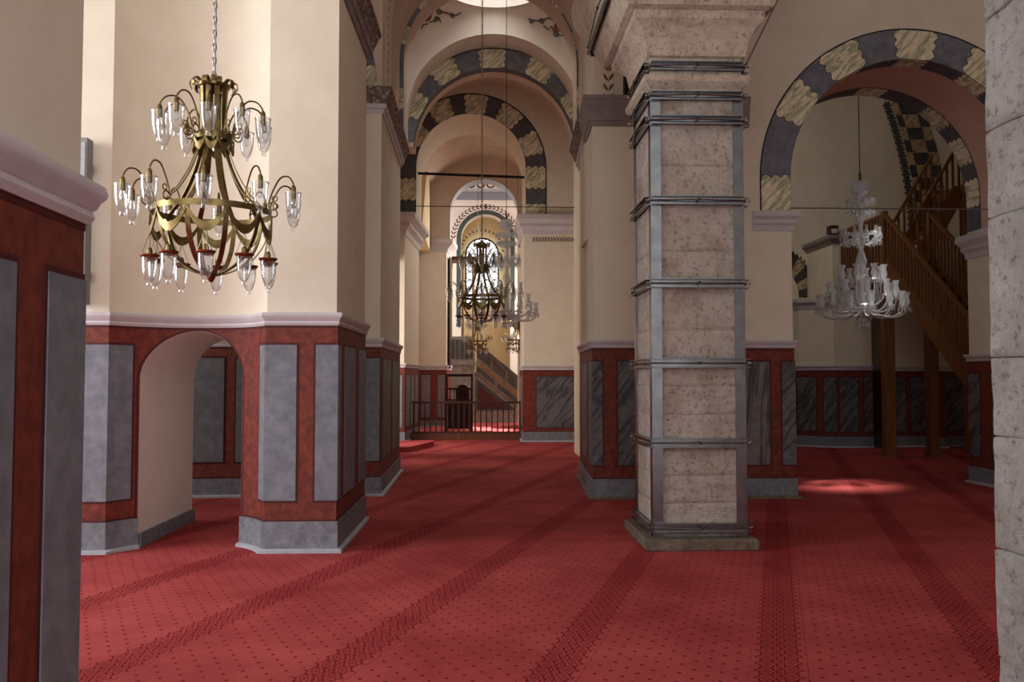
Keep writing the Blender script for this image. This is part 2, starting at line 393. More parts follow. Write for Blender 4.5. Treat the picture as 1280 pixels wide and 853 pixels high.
def arch_wall(name, y0, y1, xc, zc, R, xl, xr, zb, zt, mat, parent=None, n=32, rz=None):
    """wall in the plane y0..y1 with a round-headed opening of half width R; the opening goes down to zb"""
    mb = MB(); a = arch_cols(xc, zc, R, zb, n)
    poly = [(xl, zb), (xc - R, zb)] + a + [(xc + R, zb), (xr, zb), (xr, zt)] 
    # strips
    L = [(xl, zb), (xc - R, zb)]; Rr = [(xc + R, zb), (xr, zb)]
    def strip(p, q):  # lower edge points p->q, up to zt
        x0, z0 = p; x1, z1 = q
        mb.quad((x0, y0, z0), (x1, y0, z1), (x1, y0, zt), (x0, y0, zt))
        mb.quad((x0, y1, z0), (x0, y1, zt), (x1, y1, zt), (x1, y1, z1))
        mb.quad((x0, y0, z0), (x0, y1, z0), (x1, y1, z1), (x1, y0, z1))
        mb.quad((x0, y0, zt), (x1, y0, zt), (x1, y1, zt), (x0, y1, zt))
    strip(*L); strip(*Rr)
    for p, q in zip(a, a[1:]): strip(p, q)
    for x, lo in ((xl, zb), (xr, zb)): mb.quad((x, y0, lo), (x, y1, lo), (x, y1, zt), (x, y0, zt))
    for x in (xc - R, xc + R):
        if zc > zb: mb.quad((x, y0, zb), (x, y1, zb), (x, y1, zc), (x, y0, zc))
    o = mb.build(name, mat, parent)
    bm = bmesh.new(); bm.from_mesh(o.data); bmesh.ops.remove_doubles(bm, verts=bm.verts, dist=1e-4); bmesh.ops.recalc_face_normals(bm, faces=bm.faces); bm.to_mesh(o.data); bm.free()
    for p in o.data.polygons: p.use_smooth = True
    o.data.set_sharp_from_angle(angle=math.radians(30))
    return o
def barrel(name, y0, y1, xc, zc, R, th, mat, parent=None, n=32, a0=0, a1=PI):
    mb = MB(); loops = []
    for k in range(n + 1):
        a = a0 + (a1 - a0) * k / n
        c, s_ = math.cos(a), math.sin(a)
        loops.append([(xc + R * c, y0, zc + R * s_), (xc + R * c, y1, zc + R * s_), (xc + (R + th) * c, y1, zc + (R + th) * s_), (xc + (R + th) * c, y0, zc + (R + th) * s_)])
    mb.loft(loops); return mb.build(name, mat, parent, True, 30)
def ring_face(name, y, xc, zc, r0, r1, a0, a1, mat, parent, th=.006, n=40, zleg=None):
    """annular painted band on the front (-Y) of the plane y, optionally with straight legs down to zleg"""
    mb = MB(); pts = []
    if zleg is not None: pts.append((xc + r0, zleg, xc + r1, zleg))
    for k in range(n + 1):
        a = a0 + (a1 - a0) * k / n
        pts.append((xc + r0 * math.cos(a), zc + r0 * math.sin(a), xc + r1 * math.cos(a), zc + r1 * math.sin(a)))
    if zleg is not None: pts.append((xc - r0, zleg, xc - r1, zleg))
    mb.loft([[(p[0], y - th, p[1]), (p[2], y - th, p[3]), (p[2], y, p[3]), (p[0], y, p[1])] for p in pts])
    return mb.build(name, mat, parent)
def medallion(y, xc, zc, r0, r1, a, hw, parent, th=.010, name='painted_medallion', mat='medallion', zoff=None):
    """scalloped cream block across the band at angle a; hw = half width in metres; zoff for straight legs (a = 0 or pi)"""
    mb = MB()
    rm = (r0 + r1) / 2
    def outline(g, t):
        pts = []
        n = 14
        prof = []
        for k in range(n + 1):
            v = -1 + 2 * k / n
            w = hw * (0.80 + 0.20 * abs(math.cos(1.5 * PI * v))) + g
            if abs(v) > .93: w *= .9
            prof.append((v, w))
        for v, w in prof: pts.append((rm + (r1 - r0) / 2 * v, w))
        for v, w in reversed(prof): pts.append((rm + (r1 - r0) / 2 * v, -w))
        res = []
        for r, w in pts:
            if zoff is None:
                an = a + w / rm; res.append((xc + r * math.cos(an), zc + r * math.sin(an)))
            else: res.append((xc + (r if a < 1 else -r), zoff + w))
        return res
    for g, t, mi in ((.012, th - .003, 1), (0, th, 0)):
        mb.cur = mi; o = outline(g, t); n = len(o); h = n // 2
        i = [mb.vert((p[0], y - t, p[1])) for p in o]; j = [mb.vert((p[0], y, p[1])) for p in o]
        for k in range(h - 1): mb.face((i[k], i[k + 1], i[n - 2 - k], i[n - 1 - k]))
        for k in range(n): mb.face((i[k], j[k], j[(k + 1) % n], i[(k + 1) % n]))
    return mb.build(name, [mat, 'ink'], parent)
def soffit_band(y0, y1, xc, zc, R, a0, a1, mat, parent, th=.006, n=30, name='soffit_band', zleg=None):
    mb = MB(); r = R - th; pts = [(a0 + (a1 - a0) * k / n) for k in range(n + 1)]
    L = [((xc + r * math.cos(a), zc + r * math.sin(a)), (xc + R * math.cos(a), zc + R * math.sin(a))) for a in pts]
    if zleg is not None: L = [((xc + r, zleg), (xc + R, zleg))] + L + [((xc - r, zleg), (xc - R, zleg))]
    mb.loft([[(p[0], y0, p[1]), (p[0], y1, p[1]), (q[0], y1, q[1]), (q[0], y0, q[1])] for p, q in L])
    return mb.build(name, mat, parent, True, 30)
def leaf_mesh(mb, c, ang, L, w, plane, y):
    # leaf polygon in the plane 'xz' (facing -Y at y) or 'yz' (facing +X at x = y)
    pts = []
    for k, (t, b) in enumerate(((0, 0), (.25, .75), (.55, 1), (.85, .5), (1, 0), (.85, -.3), (.5, -.45), (.25, -.3))):
        p, q = t * L, b * w / 2
        pts.append((c[0] + p * math.cos(ang) - q * math.sin(ang), c[1] + p * math.sin(ang) + q * math.cos(ang)))
    if plane == 'xz': mb.poly([(p[0], y, p[1]) for p in pts])
    else: mb.poly([(y, p[0], p[1]) for p in pts])

# ================================================================== the setting
def structure(o, label, cat): return tag(o, label, cat, None, 'structure')
mb = MB(); mb.box(-8.6, 13.0, -3.0, 36.5, -.15, 0); floor = mb.build('floor', 'carpet')
structure(floor, 'red prayer carpet with star-patterned stripes and small dots', 'floor')

# ---- foreground wall on the left
w1 = empty('wall_left_foreground'); structure(w1, 'near cream wall with slate panels in an oxblood dado', 'wall')
p1 = [(-1.27, -.6), (-1.385, 3.02)]
mb = MB(); mb.prism([(-1.27, -.6), (-1.385, 3.02), (-2.5, 3.02), (-2.5, -.6)], 0, 8.6); mb.build('wall_face', 'cream', w1)
p1e = p1 + [(-2.5, 3.02)]
dado(w1, p1e, .27, 2.13, 2.27, md=.07)
for a, b in ((1.2, 2.05), (2.14, 2.56), (2.765, 3.02)):
    pa = (-1.27 - .115 * (a + .6) / 3.62, a); pb = (-1.27 - .115 * (b + .6) / 3.62, b)
    if b > 3: panel(w1, p1e, proj(p1e, pa), proj(p1e, pb) + .5, .47, 1.935)
    else: panel(w1, p1e, pa, pb, .47, 1.935)

# ---- niche pier on the left with the low arched doorway
w2 = empty('wall_left_niche'); structure(w2, 'cream pier with a curved niche and a low arched doorway', 'wall')
NX0, NX1, NY = -3.41, -1.97, 8.06; NR = .80; ncx = (NX0 + NX1) / 2; ncy = NY - math.sqrt(NR ** 2 - ((NX1 - NX0) / 2) ** 2)
ncy = NY - .349
def ny(x): return ncy + math.sqrt(max(0, NR ** 2 - (x - ncx) ** 2))
DX0, DX1, DTOP = -3.22, -2.27, 2.05; dR = (DX1 - DX0) / 2; dcx = (DX0 + DX1) / 2; dzc = DTOP - dR
YB = 9.85; ZT = 8.6
arcL = [(x, ny(x)) for x in [NX0 + (DX0 - NX0) * k / 6 for k in range(7)]]; arcL[0] = (NX0, NY)
arcR = [(x, ny(x)) for x in [DX1 + (NX1 - DX1) * k / 8 for k in range(9)]]; arcR[-1] = (NX1, NY)
pL = [(-8.5, NY)] + arcL + [(DX0, YB)]
pR = [(DX1, YB)] + arcR + [(-1.33, NY), (-1.31, YB), (-1.9, YB)]
mb = MB()
mb.prism(pL + [(-8.5, YB)], 0, ZT); mb.prism(pR[:-1], 0, ZT)
xs = [dcx - dR * math.cos(PI * k / 24) for k in range(25)]
def dz(x): return dzc + math.sqrt(max(0, dR ** 2 - (x - dcx) ** 2))
loops = [[(x, ny(x), dz(x)), (x, YB, dz(x)), (x, YB, ZT), (x, ny(x), ZT)] for x in xs]
mb.loft(loops)
mb.build('wall_face', 'cream', w2, True, 30)
PLd = [(-8.5, NY)] + arcL; PRd = arcR + [(-1.33, NY), (-1.31, YB)]
ZB, ZD, ZM = .28, 2.08, 2.20
for path in (PLd, PRd):
    mb = MB(); sweep(mb, path, rect(-.01, .012, 0, ZD)); mb.build('dado', 'red', w2, True, 30)
    mb = MB(); sweep(mb, path, rect(-.01, .030, 0, ZB)); mb.build('plinth', 'plinth', w2, True, 30)
    mb = MB(); sweep(mb, path, [(-.01, 0), (.07, 0), (.07, .025), (.05, .035), (-.01, .035)]); mb.build('plinth_foot', 'base_edge', w2, True, 30)
    mb = MB(); sweep(mb, path, rect(-.01, .017, ZB, ZB + .018)); mb.build('dado_line', 'maroon', w2)
mb = MB(); mb.loft([[(x, ny(x) - .012, dz(x)), (x, ny(x) + .01, dz(x)), (x, ny(x) + .01, ZD), (x, ny(x) - .012, ZD)] for x in xs]); mb.build('dado', 'red', w2, True, 30)
# maroon line round the doorway edge
pts = [(DX0, .28)] + [(x, dz(x)) for x in xs] + [(DX1, .28)]
mb = MB(); lp = []
for i, (x, z) in enumerate(pts):
    dx, dzz = x - dcx, max(0, z - dzc); L = math.hypot(dx, dzz) or 1; ox, oz = dx / L * .016, dzz / L * .016
    lp.append([(x, ny(x) - .017, z), (x + ox, ny(x + ox) - .017, z + oz), (x + ox, ny(x + ox), z + oz), (x, ny(x), z)])
mb.loft(lp); mb.build('doorway_line', 'maroon', w2)
full = [(-8.5, NY)] + [(NX0, NY)] + [(NX0 + (NX1 - NX0) * k / 30, ny(NX0 + (NX1 - NX0) * k / 30)) for k in range(1, 30)] + [(NX1, NY), (-1.33, NY), (-1.31, YB), (-1.9, YB)]
mb = MB(); sweep(mb, full, mould_prof(ZD, ZM, .06)); mb.build('dado_moulding', 'moulding', w2, True, 30)
mb = MB(); sweep(mb, full, rect(-.01, .016, ZD - .02, ZD)); mb.build('dado_line', 'maroon', w2)
# added whitish doorway lining; its paleness also stands in for light on the jambs
prof = [(DX0 + .004, 0)] + [(dcx - (dR - .004) * math.cos(PI * k / 24), dzc + (dR - .004) * math.sin(PI * k / 24)) for k in range(25)] + [(DX1 - .004, 0)]
outer = [(DX0 - .01, 0)] + [(dcx - (dR + .01) * math.cos(PI * k / 24), dzc + (dR + .01) * math.sin(PI * k / 24)) for k in range(25)] + [(DX1 + .01, 0)]
mb = MB(); mb.loft([[(a[0], ny(a[0]) + .002, a[1]), (a[0], YB + .004, a[1]), (b[0], YB + .004, b[1]), (b[0], ny(a[0]) + .002, b[1])] for a, b in zip(prof, outer)]); mb.build('lit_doorway_lining', 'white_plaster', w2, True, 30)
# jamb skirting inside the doorway
mb = MB(); sweep(mb, [(DX0, NY + .27), (DX0, YB + .02)], rect(-.01, .035, 0, .13)); mb.build('jamb_skirting', 'plinth', w2)
mb = MB(); sweep(mb, [(DX1, YB + .02), (DX1, NY + .5)], rect(-.01, .035, 0, .13)); mb.build('jamb_skirting', 'plinth', w2)
panel(w2, PLd, (-4.35, NY), (-3.265, 8.25), .47, 1.90)
panel(w2, PRd, (-2.055, 8.17), (-1.69, NY), .47, 1.90)
panel(w2, PRd, (-1.515, NY), (-1.33, 8.20), .47, 1.90)
panel(w2, PRd, (-1.33, 8.42), (-1.32, 9.08), .47, 1.90)
panel(w2, PRd, (-1.315, 9.36), (-1.31, 9.84), .47, 1.90)
panel(w2, PLd, (-5.9, NY), (-4.6, NY), .47, 1.90)
cornice(w2, [(-1.75, NY), (-1.33, NY), (-1.31, YB), (-1.9, YB)], 5.26, 5.62, .15)

# ---- mid pier on the left of the nave, and the wall behind the doorway
w3 = empty('wall_left_pier'); structure(w3, 'tall cream pier with carved cornice beyond the niche pier', 'wall')
p3 = [(-8.5, 12.5), (-4.9, 12.1), (-3.86, 11.74), (-1.36, 11.82), (-1.38, 14.85), (-2.2, 14.85)]
mb = MB(); mb.prism(p3 + [(-2.2, 16.5), (-8.5, 16.5)], 0, 5.56); mb.build('wall_face', 'cream', w3)
dado(w3, p3, .25, 2.01, 2.14)
panel(w3, p3, (-4.5, 11.96), (-3.43, 11.75), .47, 1.86)
panel(w3, p3, (-3.27, 11.76), (-2.75, 11.78), .47, 1.86)
panel(w3, p3, (-2.6, 11.78), (-1.86, 11.80), .47, 1.86)
panel(w3, p3, (-1.57, 11.81), (-1.36, 11.82), .47, 1.86)
panel(w3, p3, (-1.36, 12.05), (-1.37, 13.15), .47, 1.86, 'veined_slate')
panel(w3, p3, (-1.37, 13.4), (-1.38, 14.6), .47, 1.86, 'veined_slate')
cornice(w3, [(-3.9, 11.74), (-1.36, 11.82), (-1.38, 14.85), (-2.2, 14.85)], 5.23, 5.57, .15, low='moulding')
# arch into the left aisle above that pier
aw = arch_wall('aisle_arch', 11.83, 12.5, -3.35, 5.57, 1.55, -8.5, -1.36, 5.5, 9.6, 'rose_pale', w3)
ring_face('painted_arch_band', 11.83, -3.35, 5.57, 1.55, 1.93, 0, PI, 'voussoir', w3)
for a in (.1, .42, .75): medallion(11.83, -3.35, 5.57, 1.55, 1.93, a, .15, w3)

# ---- right pier and the big right-hand arch
YR = 11.42
w5 = empty('wall_right_pier'); structure(w5, 'cream pier with veined panels behind the steel-clad column', 'wall')
p5 = [(2.6, 13.9), (1.62, 13.9), (1.5, YR), (4.19, YR), (4.19, 12.98), (3.2, 12.98)]
mb = MB(); mb.prism([(1.62, 13.9), (1.5, YR), (4.19, YR), (4.19, 12.98), (3.2, 12.98), (3.2, 13.9)], 0, 3.60); mb.prism([(1.62, 13.9), (1.5, YR), (3.62, YR), (3.62, 12.9), (3.2, 12.9), (3.2, 13.9)], 3.60, 5.36); mb.build('wall_face', 'cream', w5)
dado(w5, p5, .26, 1.99, 2.10, edge_mat='stone_base')
panel(w5, p5, (1.585, 13.2), (1.54, 12.2), .44, 1.81, 'veined_slate')
panel(w5, p5, (1.53, 12.0), (1.62, YR), .44, 1.81, 'veined_slate')
panel(w5, p5, (1.83, YR), (2.5, YR), .44, 1.81, 'veined_slate')
panel(w5, p5, (2.75, YR), (3.3, YR), .44, 1.81, 'veined_slate_upright')
panel(w5, p5, (3.5, YR), (3.86, YR), .44, 1.81, 'veined_slate_upright')
panel(w5, p5, (4.03, YR), (4.19, 11.7), .44, 1.81, 'veined_slate')
panel(w5, p5, (4.19, 11.9), (4.19, 12.8), .44, 1.81, 'veined_slate')
cornice(w5, [(2.2, 13.9), (1.62, 13.9), (1.55, 12.4)], 4.97, 5.36, .16, True, 'moulding')
cornice(w5, [(1.55, 12.4), (1.5, YR), (3.62, YR)], 4.97, 5.36, .13, False)

w6 = empty('wall_right_arch'); structure(w6, 'cream wall pierced by a wide round arch with painted marble band', 'wall')
AXC, AZC, AR, AW = 5.85, 4.30, 1.66, .40
arch_wall('wall_face', YR + .02, 12.98, AXC, AZC, AR, 1.52, 9.6, 3.56, 9.6, 'cream', w6)
# upper wall above the right pier is carried down behind the cornice
ring_face('painted_arch_band', YR + .02, AXC, AZC, AR, AR + AW, 0, PI, 'voussoir', w6, zleg=3.83)
mb = MB();
def arc_line(y, xc, zc, r, w, a0, a1, zleg=None, n=48):
    return ring_face('band_outline', y - .004, xc, zc, r, r + w, a0, a1, 'ink', w6, .006, n, zleg)
arc_line(YR + .02, AXC, AZC, AR + AW, .018, 0, PI, 3.83)
for a in (0.05, .50, .96, 1.52, 2.08, 2.56, 3.02):
    medallion(YR + .02, AXC, AZC, AR, AR + AW, a if a < 3 else PI, .29 if a < 3 else .28, w6, zoff=None if a < 3 else 4.06)
sb = MB()
b = soffit_band(YR + .02, YR + .30, AXC, AZC, AR, 0, PI, 'voussoir_dark', w6, zleg=3.83)
b = soffit_band(12.60, 12.98, AXC, AZC, AR, 0, PI, 'voussoir_dark', w6, zleg=3.83)
soffit_band(YR + .30, 12.60, AXC, AZC, AR, 0, PI, 'rose', w6, zleg=3.83, name='soffit_plaster', th=.003)
def soffit_patch(y0, y1, a, hw, mat='medallion'):
    mb = MB(); lo = []
    for k in range(13):
        v = -1 + 2 * k / 12; w = hw * (.82 + .18 * abs(math.cos(1.5 * PI * v)))
        r = AR - .009; y = (y0 + y1) / 2 + (y1 - y0) / 2 * v
        lo.append([(AXC + r * math.cos(a + w * q / AR), y, AZC + r * math.sin(a + w * q / AR)) for q in (-1, -.5, 0, .5, 1)])
    mb.loft(lo, False, False); return mb.build('painted_medallion', mat, w6)
for a in (.05, .50, .96, 1.52, 2.08, 2.56): soffit_patch(YR + .02, YR + .30, a, .21)
for a in (.06, .46, .86, 1.52, 2.2): soffit_patch(12.62, 12.97, a, .22)
# imposts
mb = MB(); ip = [(3.66, YR), (4.19, YR), (4.19, 12.98), (3.9, 12.98)]
sweep(mb, ip, [(-.02, 3.57), (.02, 3.57), (.03, 3.64), (.06, 3.67), (.05, 3.72), (.09, 3.76), (.09, 3.83), (-.02, 3.83)]); mb.build('impost', 'moulding', w6, True, 30)
p7 = [(8.05, 13.0), (7.51, 13.0), (7.51, YR + .01), (8.05, YR + .01)]
mb = MB(); mb.prism(p7, 0, 3.6); mb.build('wall_face', 'cream', w6)
mb = MB(); sweep(mb, p7, [(-.02, 3.42), (.02, 3.42), (.03, 3.5), (.07, 3.55), (.06, 3.6), (.12, 3.68), (.12, 3.77), (-.02, 3.77)]); mb.build('impost', 'moulding', w6, True, 30)
dado(w6, p7, .25, 1.84, 1.95)
panel(w6, p7, (7.6, 13.0), (7.51, 12.72), .4, 1.66, 'veined_slate')
panel(w6, p7, (7.51, 12.42), (7.51, 11.5), .4, 1.66, 'veined_slate')
# tie rod of the right arch
mb = MB(); mb.tube([(AXC - AR, 11.9, 3.98), (AXC + AR, 11.9, 3.98)], .010); o = mb.build('tie_rod', 'chain')
tag(o, 'thin iron tie rod across the wide painted arch, behind the crystal chandelier cord', 'tie rod')

# painted leaf trails on the wall above the right pier
def leaf_trail(parent, pts, mat, L, w, name='painted_leaf_trail', plane='xz', y=0, spread=.6):
    mb = MB()
    for i in range(len(pts) - 1):
        a, b = pts[i], pts[i + 1]; an = math.atan2(b[1] - a[1], b[0] - a[0])
        leaf_mesh(mb, a, an + spread, L, w, plane, y); leaf_mesh(mb, a, an - spread, L, w, plane, y)
    o = mb.build(name, mat, parent); o['kind'] = 'stuff'; return o
def trail(px0, py0, px1, py1, y, step):
    a, b = at_y(px0, py0, y), at_y(px1, py1, y); n = max(1, int((b - a).length / step))
    return [(a.x + (b.x - a.x) * k / n, a.z + (b.z - a.z) * k / n) for k in range(n + 1)]
leaf_trail(w6, trail(761, 126, 762, -10, YR, .125), 'leaf_paint', .13, .055, y=YR + .012)
leaf_trail(w6, trail(742, 26, 737, -12, YR, .125), 'leaf_paint', .13, .055, y=YR + .012)

# ---- arch 1 across the nave between the mid piers (barrel + projecting painted rib)
c1 = empty('ceiling_nave_arch'); structure(c1, 'plastered barrel arch over the nave with painted rib', 'ceiling')
A1X, A1Z, A1R = .15, 6.9, 1.5
arch_wall('barrel_arch', 11.86, 14.3, A1X, A1Z, A1R, -2.2, 3.2, 5.5, 9.6, 'rose_pale', c1)
mb = MB(); mb.box(A1X + A1R, 3.2, YR + .05, 13.9, 5.36, 9.6); mb.build('spandrel', 'rose_pale', c1)
arch_wall('rib', 14.3, 14.85, .17, 6.9, 1.45, -2.2, 3.2, 5.5, 9.6, 'rose_pale', c1)
ring_face('painted_arch_band', 14.3, .17, 6.9, 1.45, 1.65, 0, PI, 'voussoir', c1, zleg=5.6)
for a in (.25, .7, 2.4, 2.85): medallion(14.3, .17, 6.9, 1.45, 1.60, a, .17, c1)
medallion(14.3, .17, 6.9, 1.45, 1.60, PI, .2, c1, zoff=6.25); medallion(14.3, .17, 6.9, 1.45, 1.60, 0, .2, c1, zoff=6.3)
soffit_band(12.05, 12.9, A1X, A1Z, A1R, 0, PI, 'vault', c1, zleg=5.6, name='soffit_plaster')
# dashed border line on the soffit
for yy, mat in ((12.45, 'leaf_dark'),):
    mb = MB()
    zz = 5.7
    segs = [(A1X - A1R + .008, z, A1X - A1R + .008, z + .07) for z in [5.65 + .13 * k for k in range(10)]] + [(A1X + A1R - .008, z, A1X + A1R - .008, z + .07) for z in [5.65 + .13 * k for k in range(10)]]
    for k in range(36):
        a = PI * k / 36; a2 = a + .05; r = A1R - .008
        segs.append((A1X + r * math.cos(a), A1Z + r * math.sin(a), A1X + r * math.cos(a2), A1Z + r * math.sin(a2)))
    for x0, z0, x1, z1 in segs: mb.quad((x0, yy, z0), (x0, yy + .07, z0), (x1, yy + .07, z1), (x1, yy, z1))
    o = mb.build('dashed_border', mat, c1); o['kind'] = 'stuff'

# ---- domed bay
c2 = empty('ceiling_dome'); structure(c2, 'small plastered dome on pendentives with painted rosettes', 'ceiling')
BX0, BX1, BY0, BY1 = -1.52, 2.06, 14.85, 17.2; BCX, BCY = .27, 16.02; RZ = 9.02; RR = 1.0
def boundary(th):
    dx, dy = math.cos(th), math.sin(th)
    t = min(((BX1 - BCX) / dx if dx > 1e-9 else 1e9), ((BX0 - BCX) / dx if dx < -1e-9 else 1e9), ((BY1 - BCY) / dy if dy > 1e-9 else 1e9), ((BY0 - BCY) / dy if dy < -1e-9 else 1e9))
    x, y = BCX + dx * t, BCY + dy * t
    if abs(y - BY0) < 1e-6 or abs(y - BY1) < 1e-6: z = 6.77 + math.sqrt(max(0, 1.79 ** 2 - (x - BCX) ** 2)) * (1.79 / 1.79)
    else: z = 6.77 + math.sqrt(max(0, 1.175 ** 2 - (y - BCY) ** 2)) * 1.5
    return x, y, z
NT = 96; K = 12; loops = []
corner = [math.atan2(y - BCY, x - BCX) % (2 * PI) for x in (BX0, BX1) for y in (BY0, BY1)]
ths = sorted([2 * PI * k / NT for k in range(NT)] + corner)
for k in range(K + 1):
    q = k / K; lp = []
    for th in ths:
        x, y, z = boundary(th); tx, ty = BCX + RR * math.cos(th), BCY + RR * math.sin(th)
        lp.append((x + (tx - x) * q, y + (ty - y) * q, z + (RZ - z) * (math.sin(q * PI / 2) ** .9 if q else 0)))
    loops.append(lp)
mb = MB(); mb.loft(loops, False); pend = mb.build('pendentive', 'vault', c2, True, 50)
bvh = BVHTree.FromPolygons([v.co.copy() for v in pend.data.vertices], [tuple(p.vertices) for p in pend.data.polygons])
mb = MB(); mb.lathe([(RR, RZ - .01), (RR - .02, RZ + .22), (RR + .1, RZ + .25), (RR + .1, RZ + .1)], 48, (BCX, BCY, 0)); mb.build('drum', 'white_plaster', c2, True, 40)
mb = MB(); mb.lathe([(RR + .08, RZ + .24), (RR + .05, RZ + .6), (RR * .8, RZ + 1.1), (RR * .45, RZ + 1.4), (.01, RZ + 1.5)], 48, (BCX, BCY, 0)); mb.build('dome_shell', 'rose_pale', c2, True, 60)
# side walls of the domed bay below the vault
mb = MB(); mb.box(-2.2, -1.52, 14.85, 17.9, 6.42, 9.6); mb.box(-2.6, -1.95, 14.85, 18.5, 5.5, 6.45); mb.build('bay_side', 'vault', c2)
mb = MB(); mb.box(2.62, 3.2, 13.9, 21.5, 0, 5.6); mb.box(2.06, 3.2, 14.85, 17.2, 5.6, 9.6); mb.build('bay_side', 'cream', c2)
# painted rosettes with scrolls on the pendentives
def cast(px, py):
    d = ray(px, py).normalized(); h = bvh.ray_cast(EYE, d)
    return h[0] - d * .03 if h[0] is not None else None
def scroll(px, rad=.014, mat='scroll_green'):
    pts = [cast(*p) for p in px]; pts = [p for p in pts if p is not None]
    if len(pts) > 2:
        mb = MB(); mb.tube(pts, rad, 5); mb.build('painted_scroll', mat, c2)
def spiral(cx, cy, r, turns, a0, n=22): return [(cx + r * (1 - k / n * .75) * math.cos(a0 + turns * 2 * PI * k / n), cy + r * (1 - k / n * .75) * math.sin(a0 + turns * 2 * PI * k / n)) for k in range(n + 1)]
def rosette(px, py, r, n=16):
    c = cast(px, py)
    if c is None: return
    pts = [cast(px + r * math.cos(2 * PI * k / n), py + r * 1.15 * math.sin(2 * PI * k / n)) for k in range(n)]
    if any(p is None for p in pts): return
    mb = MB(); i = [mb.vert(p) for p in pts]; j = mb.vert(c)
    for k in range(n): mb.face((i[k], i[(k + 1) % n], j))
    mb.build('painted_rosette', 'rosette_red', c2)
rosette(533, 19, 7); rosette(698.5, 33, 6)
scroll([(541, 13), (547, 10), (553, 15), (561, 17), (568, 20), (573, 18), (576, 16)])
scroll([(541, 13), (545, 4), (549, 1)]); scroll(spiral(549, 14, 4, 1.2, 0)); scroll(spiral(546, 24, 4, 1.1, 2)); scroll([(537, 28), (543, 26), (549, 22), (551, 28)])
scroll(spiral(566, 19, 3, 1, 1)); scroll([(527, 36), (529, 31), (535, 30)])
scroll([(692, 26), (686, 22), (679, 25), (673, 26), (666, 25), (660, 23)])
scroll(spiral(690, 20, 4, 1.1, 1)); scroll(spiral(677, 27, 4, 1.1, 3)); scroll([(679, 32), (685, 37), (689, 33), (693, 40), (700, 44), (706, 45)])
scroll(spiral(695, 42, 4, 1.2, 0)); scroll(spiral(664, 26, 3, 1, 0)); scroll([(682, 30), (684, 39)])

# ---- arch 2 with plain outer order and painted band
c3 = empty('ceiling_second_arch'); structure(c3, 'round arch with slate and cream painted marble band beyond the dome', 'ceiling')
arch_wall('outer_order', 17.2, 17.9, .27, 6.77, 1.78, -2.2, 3.2, 6.42, 9.8, 'vault', c3)
A2X, A2Z, A2R = .30, 6.42, 1.69
arch_wall('inner_order', 17.9, 18.5, A2X, A2Z, A2R, -2.2, 3.2, 6.41, 9.8, 'rose_pale', c3)
ring_face('painted_arch_band', 17.9, A2X, A2Z, A2R, A2R + .40, .05, PI - .05, 'voussoir', c3)
ring_face('band_outline', 17.896, A2X, A2Z, A2R + .395, A2R + .42, .2, PI - .2, 'ink', c3)
for a in (.50, 1.05, 1.60, 2.15, 2.66): medallion(17.9, A2X, A2Z, A2R, A2R + .40, a, .29, c3)
soffit_band(17.9, 18.15, A2X, A2Z, A2R, 0, PI, 'voussoir_dark', c3)
mb = MB(); mb.box(-2.6, -1.95, 17.2, 18.5, 0, 5.55); mb.build('pier_left', 'cream', c3); mb = MB(); mb.box(2.02, 3.2, 17.2, 18.5, 0, 6.43); mb.build('pier_right', 'cream', c3)
# bay 3 vault
barrel('vault', 18.5, 21.6, .15, 6.55, 2.4, .3, 'rose_pale', c3)
mb = MB(); mb.box(-2.6, -2.2, 16.4, 21.6, 4.4, 9.6); mb.box(-5.2, -4.9, 16.4, 21.6, 0, 5.0); mb.box(-5.2, -2.6, 16.4, 21.6, 4.7, 5.0); mb.build('bay_side', 'cream', c3)
mb = MB(); mb.tube([(-1.4, 18.2, 5.22), (2.0, 18.2, 5.22)], .009); o = mb.build('tie_rod', 'iron'); tag(o, 'thin tie rod spanning the nave just below the second arch', 'tie rod')

# ---- wall with arch 3 (sanctuary opening)
w8 = empty('wall_back_sanctuary'); structure(w8, 'cream cross wall with round sanctuary arch and painted band', 'wall')
A3X, A3Z, A3R = -.23, 6.86, 1.37
arch_wall('wall_face', 21.5, 23.4, A3X, A3Z, A3R, -4.0, 4.0, 5.66, 10.0, 'cream', w8)
ring_face('painted_arch_band', 21.5, A3X, A3Z, A3R, A3R + .5, 0, PI, 'voussoir_dark', w8, zleg=5.67)
ring_face('band_outline', 21.496, A3X, A3Z, A3R + .5, A3R + .525, 0, PI, 'ink', w8, zleg=5.67)
for a in (.38, .95, 1.5, 2.05, 2.6): medallion(21.5, A3X, A3Z, A3R, A3R + .5, a, .29, w8)
medallion(21.5, A3X, A3Z, A3R, A3R + .5, 0, .29, w8, zoff=6.62); medallion(21.5, A3X, A3Z, A3R, A3R + .5, 0, .16, w8, zoff=5.80)
medallion(21.5, A3X, A3Z, A3R, A3R + .5, PI, .29, w8, zoff=6.3)
p8r = [(1.09, 23.4), (1.09, 21.5), (4.0, 21.5)]
mb = MB(); mb.prism(p8r + [(4.0, 23.4)], 0, 5.67); mb.build('pier_right', 'cream', w8)
dado(w8, p8r, .25, 1.78, 1.90)
panel(w8, p8r, (1.09, 23.1), (1.09, 22.0), .36, 1.62)
panel(w8, p8r, (1.41, 21.5), (2.44, 21.5), .36, 1.62, 'veined_slate')
mb = MB(); sweep(mb, p8r, [(-.02, 5.19), (.02, 5.19), (.03, 5.3), (.10, 5.38), (.09, 5.45), (.17, 5.55), (.17, 5.67), (-.02, 5.67)]); mb.build('cornice', 'moulding', w8, True, 30)
mb = MB()
for k in range(15):
    x = 1.30 + k * .075
    for sg in (1, -1): mb.poly([(x, 21.49, 5.06 + sg * .055), (x + .03, 21.49, 5.06 + sg * .055), (x + .075, 21.49, 5.06), (x + .045, 21.49, 5.06)])
